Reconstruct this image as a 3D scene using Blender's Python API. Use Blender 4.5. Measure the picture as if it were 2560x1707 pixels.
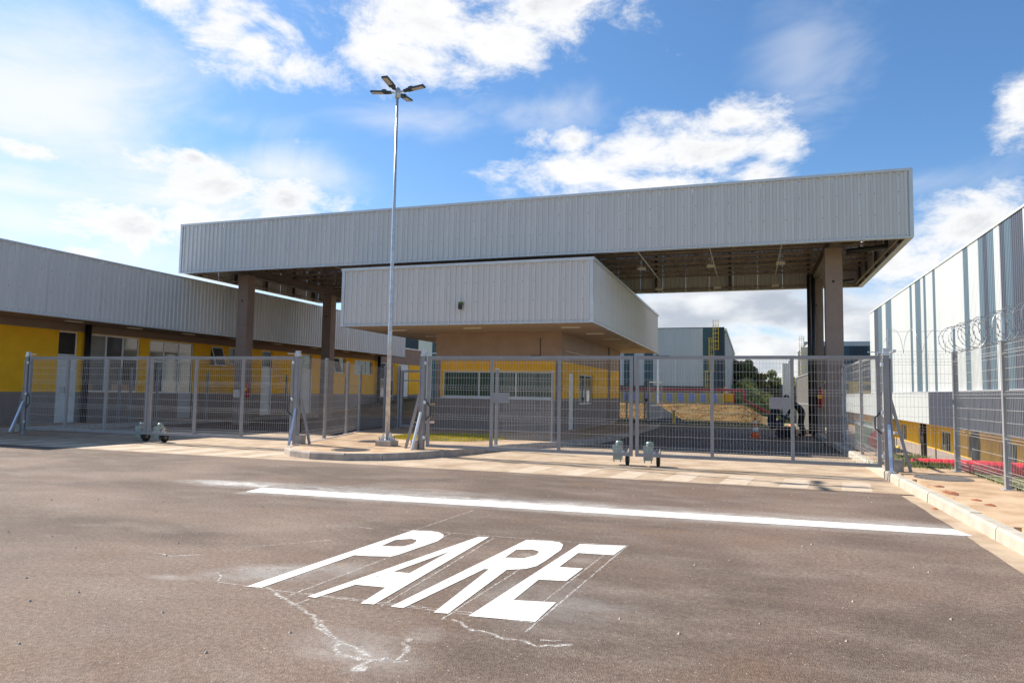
import bpy, bmesh, math, random
from mathutils import Vector, Matrix, Euler

for o in list(bpy.data.objects):
    bpy.data.objects.remove(o, do_unlink=True)
scene = bpy.context.scene
COL = scene.collection
R = math.radians
rnd = random.Random(7)

# ---------------------------------------------------------------- camera
EYE = 1.52
cam_data = bpy.data.cameras.new("camera")
cam = bpy.data.objects.new("camera", cam_data)
COL.objects.link(cam)
scene.camera = cam
cam_data.sensor_width = 36.0
cam_data.lens = 1745.4 / 2560 * 36.0
cam_data.clip_start = 0.05
cam_data.clip_end = 6000
yaw, tilt, roll = R(18.833), R(4.191), R(-0.951)
_f = Vector((-math.sin(yaw) * math.cos(tilt), math.cos(yaw) * math.cos(tilt), math.sin(tilt)))
_r = Vector((math.cos(yaw), math.sin(yaw), 0))
_d = -_r.cross(_f)
_r2 = math.cos(roll) * _r + math.sin(roll) * _d
_d2 = -math.sin(roll) * _r + math.cos(roll) * _d
cam.matrix_world = Matrix(((_r2.x, -_d2.x, -_f.x, 0), (_r2.y, -_d2.y, -_f.y, 0), (_r2.z, -_d2.z, -_f.z, EYE), (0, 0, 0, 1)))

# ---------------------------------------------------------------- sun and sky
SUN_TO = Vector((-1.05, 0.25, 1.0)).normalized()
sun_el = math.asin(SUN_TO.z)
sun_az = math.atan2(SUN_TO.x, SUN_TO.y)      # clockwise from +Y
sl = bpy.data.lights.new("sun", 'SUN')
sl.energy = 4.5
sl.angle = R(0.53)
sl.color = (1.0, 0.93, 0.82)
sun = bpy.data.objects.new("sun", sl)
COL.objects.link(sun)
sun.rotation_euler = (-SUN_TO).to_track_quat('-Z', 'Y').to_euler()
sun.location = (-20, 5, 30)

world = bpy.data.worlds.new("World")
scene.world = world
world.use_nodes = True
wn, wl = world.node_tree.nodes, world.node_tree.links
wn.clear()


def N(tree, typ, **kw):
    n = tree.nodes.new(typ)
    for k, v in kw.items():
        setattr(n, k, v)
    return n


def MATH(tree, op, a, b=None, c=None, clamp=False):
    n = tree.nodes.new('ShaderNodeMath')
    n.operation = op
    n.use_clamp = clamp
    for i, v in enumerate((a, b, c)):
        if v is None:
            continue
        if isinstance(v, (int, float)):
            n.inputs[i].default_value = v
        else:
            tree.links.new(v, n.inputs[i])
    return n.outputs[0]


def SMOOTH(tree, v, lo, hi):
    n = tree.nodes.new('ShaderNodeMapRange')
    n.interpolation_type = 'SMOOTHSTEP'
    tree.links.new(v, n.inputs[0])
    n.inputs[1].default_value = lo
    n.inputs[2].default_value = hi
    return n.outputs[0]


def MIXC(tree, fac, a, b, blend='MIX'):
    n = tree.nodes.new('ShaderNodeMix')
    n.data_type = 'RGBA'
    n.blend_type = blend
    for s, v in ((n.inputs[0], fac), (n.inputs[6], a), (n.inputs[7], b)):
        if isinstance(v, (int, float)):
            s.default_value = v
        elif isinstance(v, tuple):
            s.default_value = (*v, 1) if len(v) == 3 else v
        else:
            tree.links.new(v, s)
    return n.outputs[2]


WT = world.node_tree
sky = N(WT, 'ShaderNodeTexSky', sky_type='NISHITA', sun_disc=False)
sky.sun_elevation = sun_el
sky.sun_rotation = sun_az
sky.altitude = 800
sky.air_density = 1.0
sky.dust_density = 1.0
sky.ozone_density = 3.0
tc = N(WT, 'ShaderNodeTexCoord')
sep = N(WT, 'ShaderNodeSeparateXYZ')
wl.new(tc.outputs['Generated'], sep.inputs[0])
AZ = MATH(WT, 'ARCTAN2', sep.outputs[0], sep.outputs[1])
EL = MATH(WT, 'ARCSINE', sep.outputs[2])
comb = N(WT, 'ShaderNodeCombineXYZ')
wl.new(AZ, comb.inputs[0])
wl.new(EL, comb.inputs[1])
nz = N(WT, 'ShaderNodeTexNoise', noise_dimensions='3D')
nz.inputs['Scale'].default_value = 7.5
nz.inputs['Detail'].default_value = 7.0
nz.inputs['Roughness'].default_value = 0.68
nz.inputs['Distortion'].default_value = 0.25
mp = N(WT, 'ShaderNodeMapping')
mp.inputs['Scale'].default_value = (1, 1, 1.9)
wl.new(tc.outputs['Generated'], mp.inputs[0])
wl.new(mp.outputs[0], nz.inputs['Vector'])
nz2 = N(WT, 'ShaderNodeTexNoise', noise_dimensions='3D')
nz2.inputs['Scale'].default_value = 2.3
nz2.inputs['Detail'].default_value = 5.0
nz2.inputs['Roughness'].default_value = 0.6
nz2.inputs['Distortion'].default_value = 0.8
mp2 = N(WT, 'ShaderNodeMapping')
mp2.inputs['Scale'].default_value = (1.2, 0.8, 3.2)
mp2.inputs['Rotation'].default_value = (0.25, 0.2, 0.3)
wl.new(tc.outputs['Generated'], mp2.inputs[0])
wl.new(mp2.outputs[0], nz2.inputs['Vector'])


def px_dir(x, y):
    v = _r2 * ((x - 1280) / 1745.4) + _d2 * ((y - 853.5) / 1745.4) + _f
    v.normalize()
    return math.atan2(v.x, v.y), math.asin(v.z)


def blob_field(blobs):
    """distance to the nearest cloud centre, in cloud radii, on the (azimuth, elevation) map"""
    cur = None
    for (x, y, rx, ry) in blobs:
        a, e = px_dir(x, y)
        sx, sy = 1745.4 / rx, 1745.4 / ry
        m = N(WT, 'ShaderNodeVectorMath', operation='MULTIPLY_ADD')
        m.inputs[1].default_value = (sx, sy, 0)
        m.inputs[2].default_value = (-a * sx, -e * sy, 0)
        wl.new(comb.outputs[0], m.inputs[0])
        ln = N(WT, 'ShaderNodeVectorMath', operation='LENGTH')
        wl.new(m.outputs[0], ln.inputs[0])
        cur = ln.outputs['Value'] if cur is None else MATH(WT, 'MINIMUM', cur, ln.outputs['Value'])
    return cur


CUMULUS = [(450, 0, 110, 70), (560, 55, 120, 80), (660, 120, 120, 70), (760, 170, 110, 60),
           (1060, 80, 270, 140), (1400, -10, 320, 110), (1240, 90, 150, 110),
           (1480, 435, 190, 60), (1600, 390, 200, 85), (1760, 390, 170, 80), (1890, 430, 110, 45), (1840, 300, 140, 45), (1440, 345, 110, 38),
           (1940, 370, 110, 55), (1600, 470, 330, 60),
           (2575, 270, 75, 80), (2460, 560, 115, 80), (2230, 670, 190, 70),
           (520, 470, 220, 95), (720, 500, 190, 75), (600, 570, 380, 95), (330, 560, 200, 90), (210, 632, 80, 30), (60, 370, 90, 25), (480, 395, 60, 26)]
VEIL = [(120, 260, 420, 230), (60, 540, 420, 190), (420, 480, 460, 160), (700, 430, 280, 80), (300, 640, 600, 160), (60, 760, 600, 160)]
THIN = [(2010, 150, 200, 260), (2300, 455, 360, 70), (1380, 270, 260, 70), (1000, 300, 300, 60), (560, 300, 300, 80)]
LOW = [(1600, 800, 480, 85), (1850, 760, 540, 100), (2250, 800, 420, 85), (1800, 880, 640, 75)]
noise_c = MATH(WT, 'MULTIPLY', MATH(WT, 'SUBTRACT', nz.outputs['Fac'], 0.47), 3.8)
noise_v = MATH(WT, 'MULTIPLY', MATH(WT, 'SUBTRACT', nz2.outputs['Fac'], 0.5), 2.4)
d_c = MATH(WT, 'ADD', MATH(WT, 'SUBTRACT', 1.0, blob_field(CUMULUS)), noise_c)
d_l = MATH(WT, 'ADD', MATH(WT, 'SUBTRACT', 0.95, blob_field(LOW)), MATH(WT, 'ADD', MATH(WT, 'MULTIPLY', noise_v, 0.9), MATH(WT, 'MULTIPLY', noise_c, 0.5)))
d_v = MATH(WT, 'ADD', MATH(WT, 'SUBTRACT', 0.9, blob_field(VEIL)), MATH(WT, 'MULTIPLY', noise_v, 0.8))
# the same kind of scattered cloud goes on outside the frame
a_c, e_c = px_dir(1280, 400)
off = MATH(WT, 'ABSOLUTE', MATH(WT, 'SUBTRACT', AZ, a_c))
outside = MATH(WT, 'MAXIMUM', SMOOTH(WT, off, 0.72, 0.95), SMOOTH(WT, EL, 0.62, 0.85))
d_o = MATH(WT, 'ADD', MATH(WT, 'MULTIPLY', MATH(WT, 'ADD', noise_v, MATH(WT, 'MULTIPLY', noise_c, 0.45)), 1.0), -0.12)
cov_c = SMOOTH(WT, d_c, -0.05, 0.95)
cov_l = MATH(WT, 'MULTIPLY', SMOOTH(WT, d_l, 0.0, 0.7), 0.92)
cov_v = MATH(WT, 'MULTIPLY', SMOOTH(WT, MATH(WT, 'ADD', d_v, MATH(WT, 'MULTIPLY', noise_c, 0.22)), -0.2, 1.15), 0.86)
cov_o = MATH(WT, 'MULTIPLY', SMOOTH(WT, d_o, 0.0, 0.5), MATH(WT, 'MULTIPLY', outside, SMOOTH(WT, EL, 0.0, 0.1)))
d_t = MATH(WT, 'ADD', MATH(WT, 'SUBTRACT', 0.8, blob_field(THIN)), MATH(WT, 'MULTIPLY', noise_v, 1.5))
cov_t = MATH(WT, 'MULTIPLY', SMOOTH(WT, d_t, -0.1, 1.5), 0.5)
cov = MATH(WT, 'MAXIMUM', MATH(WT, 'MAXIMUM', cov_c, MATH(WT, 'MAXIMUM', cov_v, cov_t)), MATH(WT, 'MAXIMUM', cov_o, cov_l))
# body shading: thick middles and undersides are greyer than rims
thick = MATH(WT, 'MAXIMUM', MATH(WT, 'MULTIPLY', SMOOTH(WT, d_c, 0.6, 1.9), 0.8), SMOOTH(WT, d_l, 0.15, 0.8))
nz3 = N(WT, 'ShaderNodeTexNoise', noise_dimensions='3D')
nz3.inputs['Scale'].default_value = 9.0
nz3.inputs['Detail'].default_value = 4.0
mp3 = N(WT, 'ShaderNodeMapping')
mp3.inputs['Scale'].default_value = (1, 1, 2.2)
mp3.inputs['Location'].default_value = (3.1, 1.7, 0.4)
wl.new(tc.outputs['Generated'], mp3.inputs[0])
wl.new(mp3.outputs[0], nz3.inputs['Vector'])
grey = MATH(WT, 'MULTIPLY', thick, SMOOTH(WT, nz3.outputs['Fac'], 0.30, 0.62))
CLOUD_V = 6.2
SKY_STRENGTH = 0.092
cloud_col = MIXC(WT, grey, (CLOUD_V, CLOUD_V, CLOUD_V), (CLOUD_V * 0.52, CLOUD_V * 0.56, CLOUD_V * 0.63))
skytint = MIXC(WT, 1.0, sky.outputs[0], MIXC(WT, SMOOTH(WT, EL, 0.02, 0.38), (0.93, 0.96, 1.0), (0.68, 0.92, 1.06)), 'MULTIPLY')
final = MIXC(WT, cov, skytint, cloud_col)
bg = N(WT, 'ShaderNodeBackground')
bg.inputs['Strength'].default_value = SKY_STRENGTH
wl.new(final, bg.inputs['Color'])
wo = N(WT, 'ShaderNodeOutputWorld')
wl.new(bg.outputs[0], wo.inputs[0])

# ---------------------------------------------------------------- exposure
vs = scene.view_settings
vs.view_transform = 'Standard'
vs.look = 'None'
vs.exposure = 0.85
vs.gamma = 1.0
vs.use_curve_mapping = False
scene.render.engine = 'CYCLES'
scene.cycles.max_bounces = 6
world.cycles.sampling_method = 'NONE'

# ================================================================ helpers


def mat(name, col, rough=0.7, metal=0.0, var=0.12, scale=3.0, bump=0.0, bscale=40.0, spec=0.5, tint=None, streak=False):
    m = bpy.data.materials.new(name)
    m.use_nodes = True
    t = m.node_tree
    b = t.nodes['Principled BSDF']
    b.inputs['Roughness'].default_value = rough
    b.inputs['Metallic'].default_value = metal
    b.inputs['Specular IOR Level'].default_value = spec
    co = N(t, 'ShaderNodeTexCoord')
    if streak:
        mpn = N(t, 'ShaderNodeMapping')
        mpn.inputs['Scale'].default_value = (1, 1, 0.12)
        t.links.new(co.outputs['Object'], mpn.inputs[0])
        src = mpn.outputs[0]
    else:
        src = co.outputs['Object']
    n = N(t, 'ShaderNodeTexNoise')
    n.inputs['Scale'].default_value = scale
    n.inputs['Detail'].default_value = 6
    n.inputs['Roughness'].default_value = 0.65
    t.links.new(src, n.inputs['Vector'])
    c0 = tuple(max(0, c * (1 - var)) for c in col)
    c1 = tuple(min(1, c * (1 + var)) for c in col)
    if tint:
        c0 = tint
    f = SMOOTH(t, n.outputs['Fac'], 0.3, 0.7)
    t.links.new(MIXC(t, f, c0, c1), b.inputs['Base Color'])
    rr = N(t, 'ShaderNodeMapRange')
    t.links.new(n.outputs['Fac'], rr.inputs[0])
    rr.inputs[3].default_value = min(1, rough * 1.12)
    rr.inputs[4].default_value = rough * 0.88
    t.links.new(rr.outputs[0], b.inputs['Roughness'])
    if bump:
        n2 = N(t, 'ShaderNodeTexNoise')
        n2.inputs['Scale'].default_value = bscale
        n2.inputs['Detail'].default_value = 4
        t.links.new(co.outputs['Object'], n2.inputs['Vector'])
        bp = N(t, 'ShaderNodeBump')
        bp.inputs['Strength'].default_value = bump
        bp.inputs['Distance'].default_value = 0.01
        t.links.new(n2.outputs['Fac'], bp.inputs['Height'])
        t.links.new(bp.outputs[0], b.inputs['Normal'])
    return m


def glass_mat(name, col, rough=0.04, spec=0.9):
    m = mat(name, col, rough, 0.0, 0.15, 1.5, spec=spec)
    m.node_tree.nodes['Principled BSDF'].inputs['Coat Weight'].default_value = 0.3 if spec > 0.5 else 0.0
    m.node_tree.nodes['Principled BSDF'].inputs['Coat Roughness'].default_value = 0.03
    return m


def asphalt_mat(name, base, dust, dustamt):
    m = bpy.data.materials.new(name)
    m.use_nodes = True
    t = m.node_tree
    b = t.nodes['Principled BSDF']
    b.inputs['Roughness'].default_value = 0.82
    b.inputs['Specular IOR Level'].default_value = 0.35
    co = N(t, 'ShaderNodeTexCoord')

    def noise(scale, detail=5, rough=0.6, sx=1, sy=1, loc=(0, 0, 0), rot=0, dist=0):
        mpn = N(t, 'ShaderNodeMapping')
        mpn.inputs['Scale'].default_value = (sx, sy, 1)
        mpn.inputs['Location'].default_value = loc
        mpn.inputs['Rotation'].default_value = (0, 0, rot)
        t.links.new(co.outputs['Object'], mpn.inputs[0])
        n = N(t, 'ShaderNodeTexNoise')
        n.inputs['Scale'].default_value = scale
        n.inputs['Detail'].default_value = detail
        n.inputs['Roughness'].default_value = rough
        n.inputs['Distortion'].default_value = dist
        t.links.new(mpn.outputs[0], n.inputs['Vector'])
        return n.outputs['Fac']
    big = noise(0.26, 6, 0.6, 1, 1.5, rot=0.5, dist=0.6)
    mid = noise(1.7, 6, 0.65, 0.6, 1.2, (3, 1, 0), 0.9)
    fine = noise(95, 3, 0.7)
    grit = N(t, 'ShaderNodeTexVoronoi')
    grit.inputs['Scale'].default_value = 130
    t.links.new(co.outputs['Object'], grit.inputs['Vector'])
    red = noise(0.8, 5, 0.6, 1, 1, (9, 4, 0))
    c = MIXC(t, SMOOTH(t, big, 0.33, 0.68), tuple(x * 0.66 for x in base), tuple(x * 1.30 for x in base))
    c = MIXC(t, MATH(t, 'MULTIPLY', SMOOTH(t, mid, 0.42, 0.74), dustamt * 0.62), c, dust)
    c = MIXC(t, MATH(t, 'MULTIPLY', SMOOTH(t, red, 0.50, 0.75), 0.45), c, (0.21, 0.125, 0.08))
    patch = noise(2.6, 4, 0.55, 1, 1, (17, 3, 0))
    c = MIXC(t, MATH(t, 'MULTIPLY', SMOOTH(t, patch, 0.62, 0.74), 0.35), c, tuple(x * 0.6 for x in base))
    med = noise(26, 4, 0.7)
    c = MIXC(t, SMOOTH(t, med, 0.34, 0.68), MIXC(t, 1.0, c, (0.74, 0.73, 0.72), 'MULTIPLY'), MIXC(t, 1.0, c, (1.2, 1.2, 1.2), 'MULTIPLY'))
    sp = SMOOTH(t, fine, 0.36, 0.66)
    c = MIXC(t, sp, MIXC(t, 1.0, c, (0.80, 0.79, 0.78), 'MULTIPLY'), MIXC(t, 1.0, c, (1.18, 1.17, 1.16), 'MULTIPLY'))
    # pale chips of aggregate
    chip = N(t, 'ShaderNodeTexVoronoi')
    chip.inputs['Scale'].default_value = 42
    t.links.new(co.outputs['Object'], chip.inputs['Vector'])
    wnz = N(t, 'ShaderNodeTexWhiteNoise')
    t.links.new(chip.outputs['Position'], wnz.inputs['Vector'])
    sel = MATH(t, 'MULTIPLY', MATH(t, 'GREATER_THAN', wnz.outputs['Value'], 0.955), MATH(t, 'LESS_THAN', chip.outputs['Distance'], 0.22))
    c = MIXC(t, MATH(t, 'MULTIPLY', sel, 0.75), c, (0.5, 0.46, 0.40))
    t.links.new(c, b.inputs['Base Color'])
    h = MATH(t, 'ADD', MATH(t, 'MULTIPLY', grit.outputs['Distance'], 0.8), fine)
    bp = N(t, 'ShaderNodeBump')
    bp.inputs['Strength'].default_value = 0.8
    bp.inputs['Distance'].default_value = 0.008
    t.links.new(h, bp.inputs['Height'])
    t.links.new(bp.outputs[0], b.inputs['Normal'])
    return m


M = {}
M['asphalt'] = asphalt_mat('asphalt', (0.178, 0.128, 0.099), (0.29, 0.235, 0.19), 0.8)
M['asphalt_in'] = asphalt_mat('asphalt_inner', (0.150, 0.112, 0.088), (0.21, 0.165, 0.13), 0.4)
M['apron'] = mat('apron_concrete', (0.41, 0.32, 0.23), 0.85, 0, 0.2, 1.3, 0.25, 60, tint=(0.31, 0.215, 0.135))
M['walk'] = mat('sidewalk_concrete', (0.45, 0.32, 0.205), 0.9, 0, 0.2, 1.6, 0.3, 70, tint=(0.35, 0.22, 0.12))
M['kerb'] = mat('kerb_concrete', (0.40, 0.34, 0.285), 0.9, 0, 0.2, 5, 0.3, 60)
M['kerb_pale'] = mat('kerb_pale_concrete', (0.44, 0.39, 0.32), 0.9, 0, 0.12, 4, 0.2, 60)  # kerb concrete made paler, with its sunlit look put into the colour
M['paint'] = mat('road_paint', (0.80, 0.78, 0.73), 0.7, 0, 0.05, 14, 0.3, 120, tint=(0.70, 0.67, 0.61))
_t = M['paint'].node_tree
_b = _t.nodes['Principled BSDF']
_src = _b.inputs['Base Color'].links[0].from_socket
_co = N(_t, 'ShaderNodeTexCoord')
_n1 = N(_t, 'ShaderNodeTexNoise')
_n1.inputs['Scale'].default_value = 70
_n1.inputs['Detail'].default_value = 5
_n2 = N(_t, 'ShaderNodeTexNoise')
_n2.inputs['Scale'].default_value = 1.6
_n2.inputs['Detail'].default_value = 4
for _k in (_n1, _n2):
    _t.links.new(_co.outputs['Object'], _k.inputs['Vector'])
_w = SMOOTH(_t, MATH(_t, 'ADD', _n1.outputs['Fac'], MATH(_t, 'MULTIPLY', _n2.outputs['Fac'], 0.35)), 0.78, 0.90)
_t.links.new(MIXC(_t, MATH(_t, 'MULTIPLY', _w, 0.7), _src, (0.25, 0.20, 0.165)), _b.inputs['Base Color'])
M['zebra'] = mat('worn_cream_paint', (0.52, 0.425, 0.325), 0.8, 0, 0.06, 4, 0.2, 80, tint=(0.44, 0.34, 0.245))
M['sheet'] = mat('corrugated_sheet', (0.65, 0.63, 0.61), 0.45, 0.12, 0.05, 1.1, streak=True)
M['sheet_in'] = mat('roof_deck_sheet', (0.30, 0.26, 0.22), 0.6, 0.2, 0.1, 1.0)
M['trim'] = mat('flashing_trim', (0.62, 0.64, 0.66), 0.45, 0.3, 0.06, 2)
M['steel'] = mat('structural_steel', (0.34, 0.26, 0.20), 0.6, 0.1, 0.15, 3)
M['steel_dark'] = mat('dark_steel', (0.09, 0.08, 0.07), 0.6, 0.1, 0.15, 3)
M['column'] = mat('painted_column', (0.31, 0.225, 0.185), 0.8, 0, 0.08, 2.5, 0.15, 80)
M['brown'] = mat('brown_plaster', (0.28, 0.195, 0.15), 0.85, 0, 0.08, 2, 0.15, 90)
M['greywall'] = mat('grey_plaster', (0.265, 0.215, 0.19), 0.85, 0, 0.08, 2, 0.15, 90)
M['yellow'] = mat('yellow_plaster', (0.92, 0.475, 0.012), 0.8, 0, 0.05, 2, 0.12, 90)
M['yellow_steel'] = mat('yellow_steel', (0.80, 0.52, 0.02), 0.5, 0, 0.06, 3)
M['tan'] = mat('tan_plaster', (0.40, 0.275, 0.205), 0.85, 0, 0.07, 2, 0.15, 90)
M['soffit'] = mat('soffit_lining', (0.64, 0.49, 0.39), 0.55, 0, 0.05, 2)
M['white'] = mat('white_aluminium', (0.74, 0.74, 0.72), 0.4, 0, 0.05, 3)
M['glass'] = glass_mat('window_glass', (0.10, 0.105, 0.10))
M['glass_blind'] = glass_mat('window_glass_with_blind', (0.27, 0.25, 0.215), 0.06)
M['glass_green'] = glass_mat('green_tinted_glass', (0.028, 0.066, 0.042), 0.08, 0.22)
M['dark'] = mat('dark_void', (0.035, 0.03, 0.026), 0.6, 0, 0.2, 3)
M['gate'] = mat('gate_grey_paint', (0.285, 0.28, 0.285), 0.5, 0.15, 0.08, 4)
M['wire'] = mat('galvanised_wire', (0.56, 0.545, 0.53), 0.45, 0.3, 0.08, 4)
M['galv'] = mat('galvanised_steel', (0.55, 0.57, 0.60), 0.38, 0.6, 0.18, 6)
M['galv_blue'] = mat('bright_galvanised', (0.62, 0.68, 0.76), 0.35, 0.5, 0.1, 6)
M['motor'] = mat('zinc_plated_housing', (0.27, 0.34, 0.33), 0.35, 0.5, 0.12, 9)
M['rubber'] = mat('black_rubber', (0.02, 0.02, 0.02), 0.8, 0, 0.2, 9)
M['black'] = mat('black_pipe', (0.02, 0.02, 0.022), 0.35, 0, 0.2, 3)
M['lamp_dark'] = mat('lamp_housing', (0.065, 0.075, 0.085), 0.5, 0.2, 0.12, 6)
M['lamp_glass'] = mat('lamp_lens', (0.55, 0.52, 0.46), 0.3, 0, 0.06, 9)
M['fixture'] = mat('light_fixture_white', (0.72, 0.68, 0.60), 0.4, 0, 0.05, 9)
M['red'] = mat('red_paint', (0.40, 0.012, 0.02), 0.4, 0, 0.1, 4)
M['red_pipe'] = mat('red_plastic_pipe', (0.85, 0.035, 0.05), 0.45, 0, 0.08, 4)
M['orange'] = mat('orange_plastic', (0.75, 0.13, 0.03), 0.5, 0, 0.1, 5)
M['clad_white'] = mat('white_cladding', (0.60, 0.605, 0.59), 0.45, 0.05, 0.04, 0.6, streak=True)
M['clad_teal'] = mat('teal_cladding', (0.115, 0.165, 0.20), 0.45, 0.05, 0.06, 0.6, streak=True)
M['clad_dark'] = mat('dark_cladding', (0.075, 0.08, 0.105), 0.45, 0.05, 0.06, 0.6, streak=True)
M['clad_grey'] = mat('grey_cladding', (0.47, 0.475, 0.50), 0.5, 0.05, 0.04, 0.6, streak=True)
M['clad_navy'] = mat('navy_cladding', (0.022, 0.038, 0.06), 0.5, 0.05, 0.1, 0.6, streak=True)
M['clad_petrol'] = mat('petrol_cladding', (0.032, 0.085, 0.115), 0.5, 0.05, 0.08, 0.6, streak=True)
M['louvre'] = mat('blue_louvre', (0.16, 0.19, 0.55), 0.5, 0, 0.08, 4)
M['razor'] = mat('razor_tape', (0.38, 0.38, 0.38), 0.4, 0.5, 0.15, 8)
M['dirt'] = mat('red_soil', (0.27, 0.085, 0.035), 0.95, 0, 0.3, 12, 0.6, 60)
M['iron'] = mat('cast_iron', (0.16, 0.145, 0.135), 0.6, 0.3, 0.3, 20, 0.5, 60)
M['skin'] = mat('skin', (0.32, 0.18, 0.11), 0.6, 0, 0.08, 8)
M['cloth_black'] = mat('black_cloth', (0.014, 0.015, 0.018), 0.9, 0, 0.3, 12)
M['cloth_navy'] = mat('navy_cloth', (0.012, 0.018, 0.042), 0.9, 0, 0.3, 12)
M['bark'] = mat('bark', (0.09, 0.065, 0.045), 0.9, 0, 0.3, 6)
M['leaf'] = mat('leaf_dark', (0.125, 0.155, 0.04), 0.6, 0, 0.5, 0.35)
M['leaf2'] = mat('leaf_olive', (0.165, 0.155, 0.04), 0.6, 0, 0.5, 0.3)
M['scrub'] = mat('scrub_leaf', (0.19, 0.22, 0.045), 0.7, 0, 0.55, 0.12)
M['grass'] = mat('lawn_grass', (0.46, 0.37, 0.02), 0.7, 0, 0.3, 2)
M['grass_green'] = mat('green_grass', (0.13, 0.175, 0.03), 0.7, 0, 0.4, 2)
M['dry'] = mat('dry_bank_grass', (0.185, 0.094, 0.019), 0.9, 0, 0.35, 0.9, 0.8, 12, tint=(0.115, 0.08, 0.014))
M['dark_strip'] = mat('dark_bank_strip', (0.022, 0.025, 0.032), 1.0, 0, 0.2, 2, spec=0.1)  # near-black matt colour for the strip on the bank
M['terrain'] = mat('terrain_soil', (0.20, 0.17, 0.06), 0.95, 0, 0.4, 0.08, 0.5, 3, tint=(0.10, 0.13, 0.035))
M['hoard'] = mat('grey_hoarding', (0.13, 0.12, 0.112), 0.7, 0, 0.1, 4)
M['beam'] = mat('dark_beam_paint', (0.17, 0.135, 0.11), 0.6, 0.1, 0.1, 3)
M['pale_yellow'] = mat('pale_yellow_plaster', (0.56, 0.40, 0.13), 0.85, 0, 0.06, 2)
M['green'] = mat('green_board', (0.30, 0.50, 0.22), 0.6, 0, 0.1, 5)


class MB:
    def __init__(s):
        s.v = []
        s.f = []

    def add(s, vs, fs):
        o = len(s.v)
        s.v += [tuple(p) for p in vs]
        s.f += [tuple(i + o for i in f) for f in fs]
        return s

    def box(s, x0, x1, y0, y1, z0, z1):
        return s.add([(x0, y0, z0), (x1, y0, z0), (x1, y1, z0), (x0, y1, z0), (x0, y0, z1), (x1, y0, z1), (x1, y1, z1), (x0, y1, z1)],
                     [(0, 3, 2, 1), (4, 5, 6, 7), (0, 1, 5, 4), (1, 2, 6, 5), (2, 3, 7, 6), (3, 0, 4, 7)])

    def bar(s, p, q, w, h=None, up=(0, 0, 1)):
        h = h or w
        p, q = Vector(p), Vector(q)
        d = (q - p).normalized()
        u = Vector(up)
        if abs(d.dot(u)) > 0.97:
            u = Vector((0, 1, 0))
        a = d.cross(u).normalized()
        b = a.cross(d).normalized()
        vs = []
        for c in (p, q):
            for sa, sb in ((-1, -1), (1, -1), (1, 1), (-1, 1)):
                vs.append(c + a * (sa * w / 2) + b * (sb * h / 2))
        return s.add(vs, [(0, 1, 2, 3), (7, 6, 5, 4), (0, 4, 5, 1), (1, 5, 6, 2), (2, 6, 7, 3), (3, 7, 4, 0)])

    def tube(s, pts, r, n=8, cap=True):
        pts = [Vector(p) for p in pts]
        rs = r if isinstance(r, (list, tuple)) else [r] * len(pts)
        rings = []
        ref = None
        for i, p in enumerate(pts):
            d = (pts[min(i + 1, len(pts) - 1)] - pts[max(i - 1, 0)]).normalized()
            if ref is None:
                ref = Vector((0, 0, 1)) if abs(d.z) < 0.9 else Vector((1, 0, 0))
            a = d.cross(ref).normalized()
            b = d.cross(a).normalized()
            ref = a.cross(d)
            rings.append([p + (a * math.cos(2 * math.pi * k / n) + b * math.sin(2 * math.pi * k / n)) * rs[i] for k in range(n)])
        vs = [v for rg in rings for v in rg]
        fs = []
        for i in range(len(pts) - 1):
            for k in range(n):
                k2 = (k + 1) % n
                fs.append((i * n + k, i * n + k2, (i + 1) * n + k2, (i + 1) * n + k))
        if cap:
            fs.append(tuple(range(n - 1, -1, -1)))
            fs.append(tuple((len(pts) - 1) * n + k for k in range(n)))
        return s.add(vs, fs)

    def prism(s, poly, z0, z1):
        n = len(poly)
        area = sum(poly[i][0] * poly[(i + 1) % n][1] - poly[(i + 1) % n][0] * poly[i][1] for i in range(n))
        if area < 0:
            poly = poly[::-1]
        vs = [(x, y, z0) for x, y in poly] + [(x, y, z1) for x, y in poly]
        fs = [tuple(range(n - 1, -1, -1)), tuple(range(n, 2 * n))]
        fs += [(i, (i + 1) % n, n + (i + 1) % n, n + i) for i in range(n)]
        return s.add(vs, fs)

    def lathe(s, prof, c, n=16):
        vs, fs = [], []
        for r, z in prof:
            for k in range(n):
                a = 2 * math.pi * k / n
                vs.append((c[0] + r * math.cos(a), c[1] + r * math.sin(a), c[2] + z))
        for i in range(len(prof) - 1):
            for k in range(n):
                k2 = (k + 1) % n
                fs.append((i * n + k, i * n + k2, (i + 1) * n + k2, (i + 1) * n + k))
        fs.append(tuple(range(n - 1, -1, -1)))
        fs.append(tuple((len(prof) - 1) * n + k for k in range(n)))
        return s.add(vs, fs)

    def mesh(s, name, m, smooth=False):
        me = bpy.data.meshes.new(name)
        me.from_pydata(s.v, [], s.f)
        me.materials.append(M[m] if isinstance(m, str) else m)
        if smooth:
            me.polygons.foreach_set('use_smooth', [True] * len(me.polygons))
        me.update()
        return me

    def build(s, name, m, parent=None, smooth=False):
        return place(name, s.mesh(name, m, smooth), parent)


def wloc(o):
    v = Vector(o.location)
    while o.parent:
        o = o.parent
        v += Vector(o.location)
    return v


def place(name, me, parent=None, loc=(0, 0, 0), rotz=0.0):
    o = bpy.data.objects.new(name, me)
    COL.objects.link(o)
    loc = Vector(loc)
    if parent is not None:
        o.parent = parent
        loc = loc - wloc(parent)
    o.location = loc
    o.rotation_euler = (0, 0, rotz)
    return o


def thing(name, label, cat, loc=(0, 0, 0), group=None):
    o = bpy.data.objects.new(name, None)
    o.empty_display_size = 0.2
    COL.objects.link(o)
    o.location = loc
    return tag(o, label, cat, group)


def tag(o, label, cat, group=None):
    o['label'] = label
    o['category'] = cat
    if group:
        o['group'] = group
    return o


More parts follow.
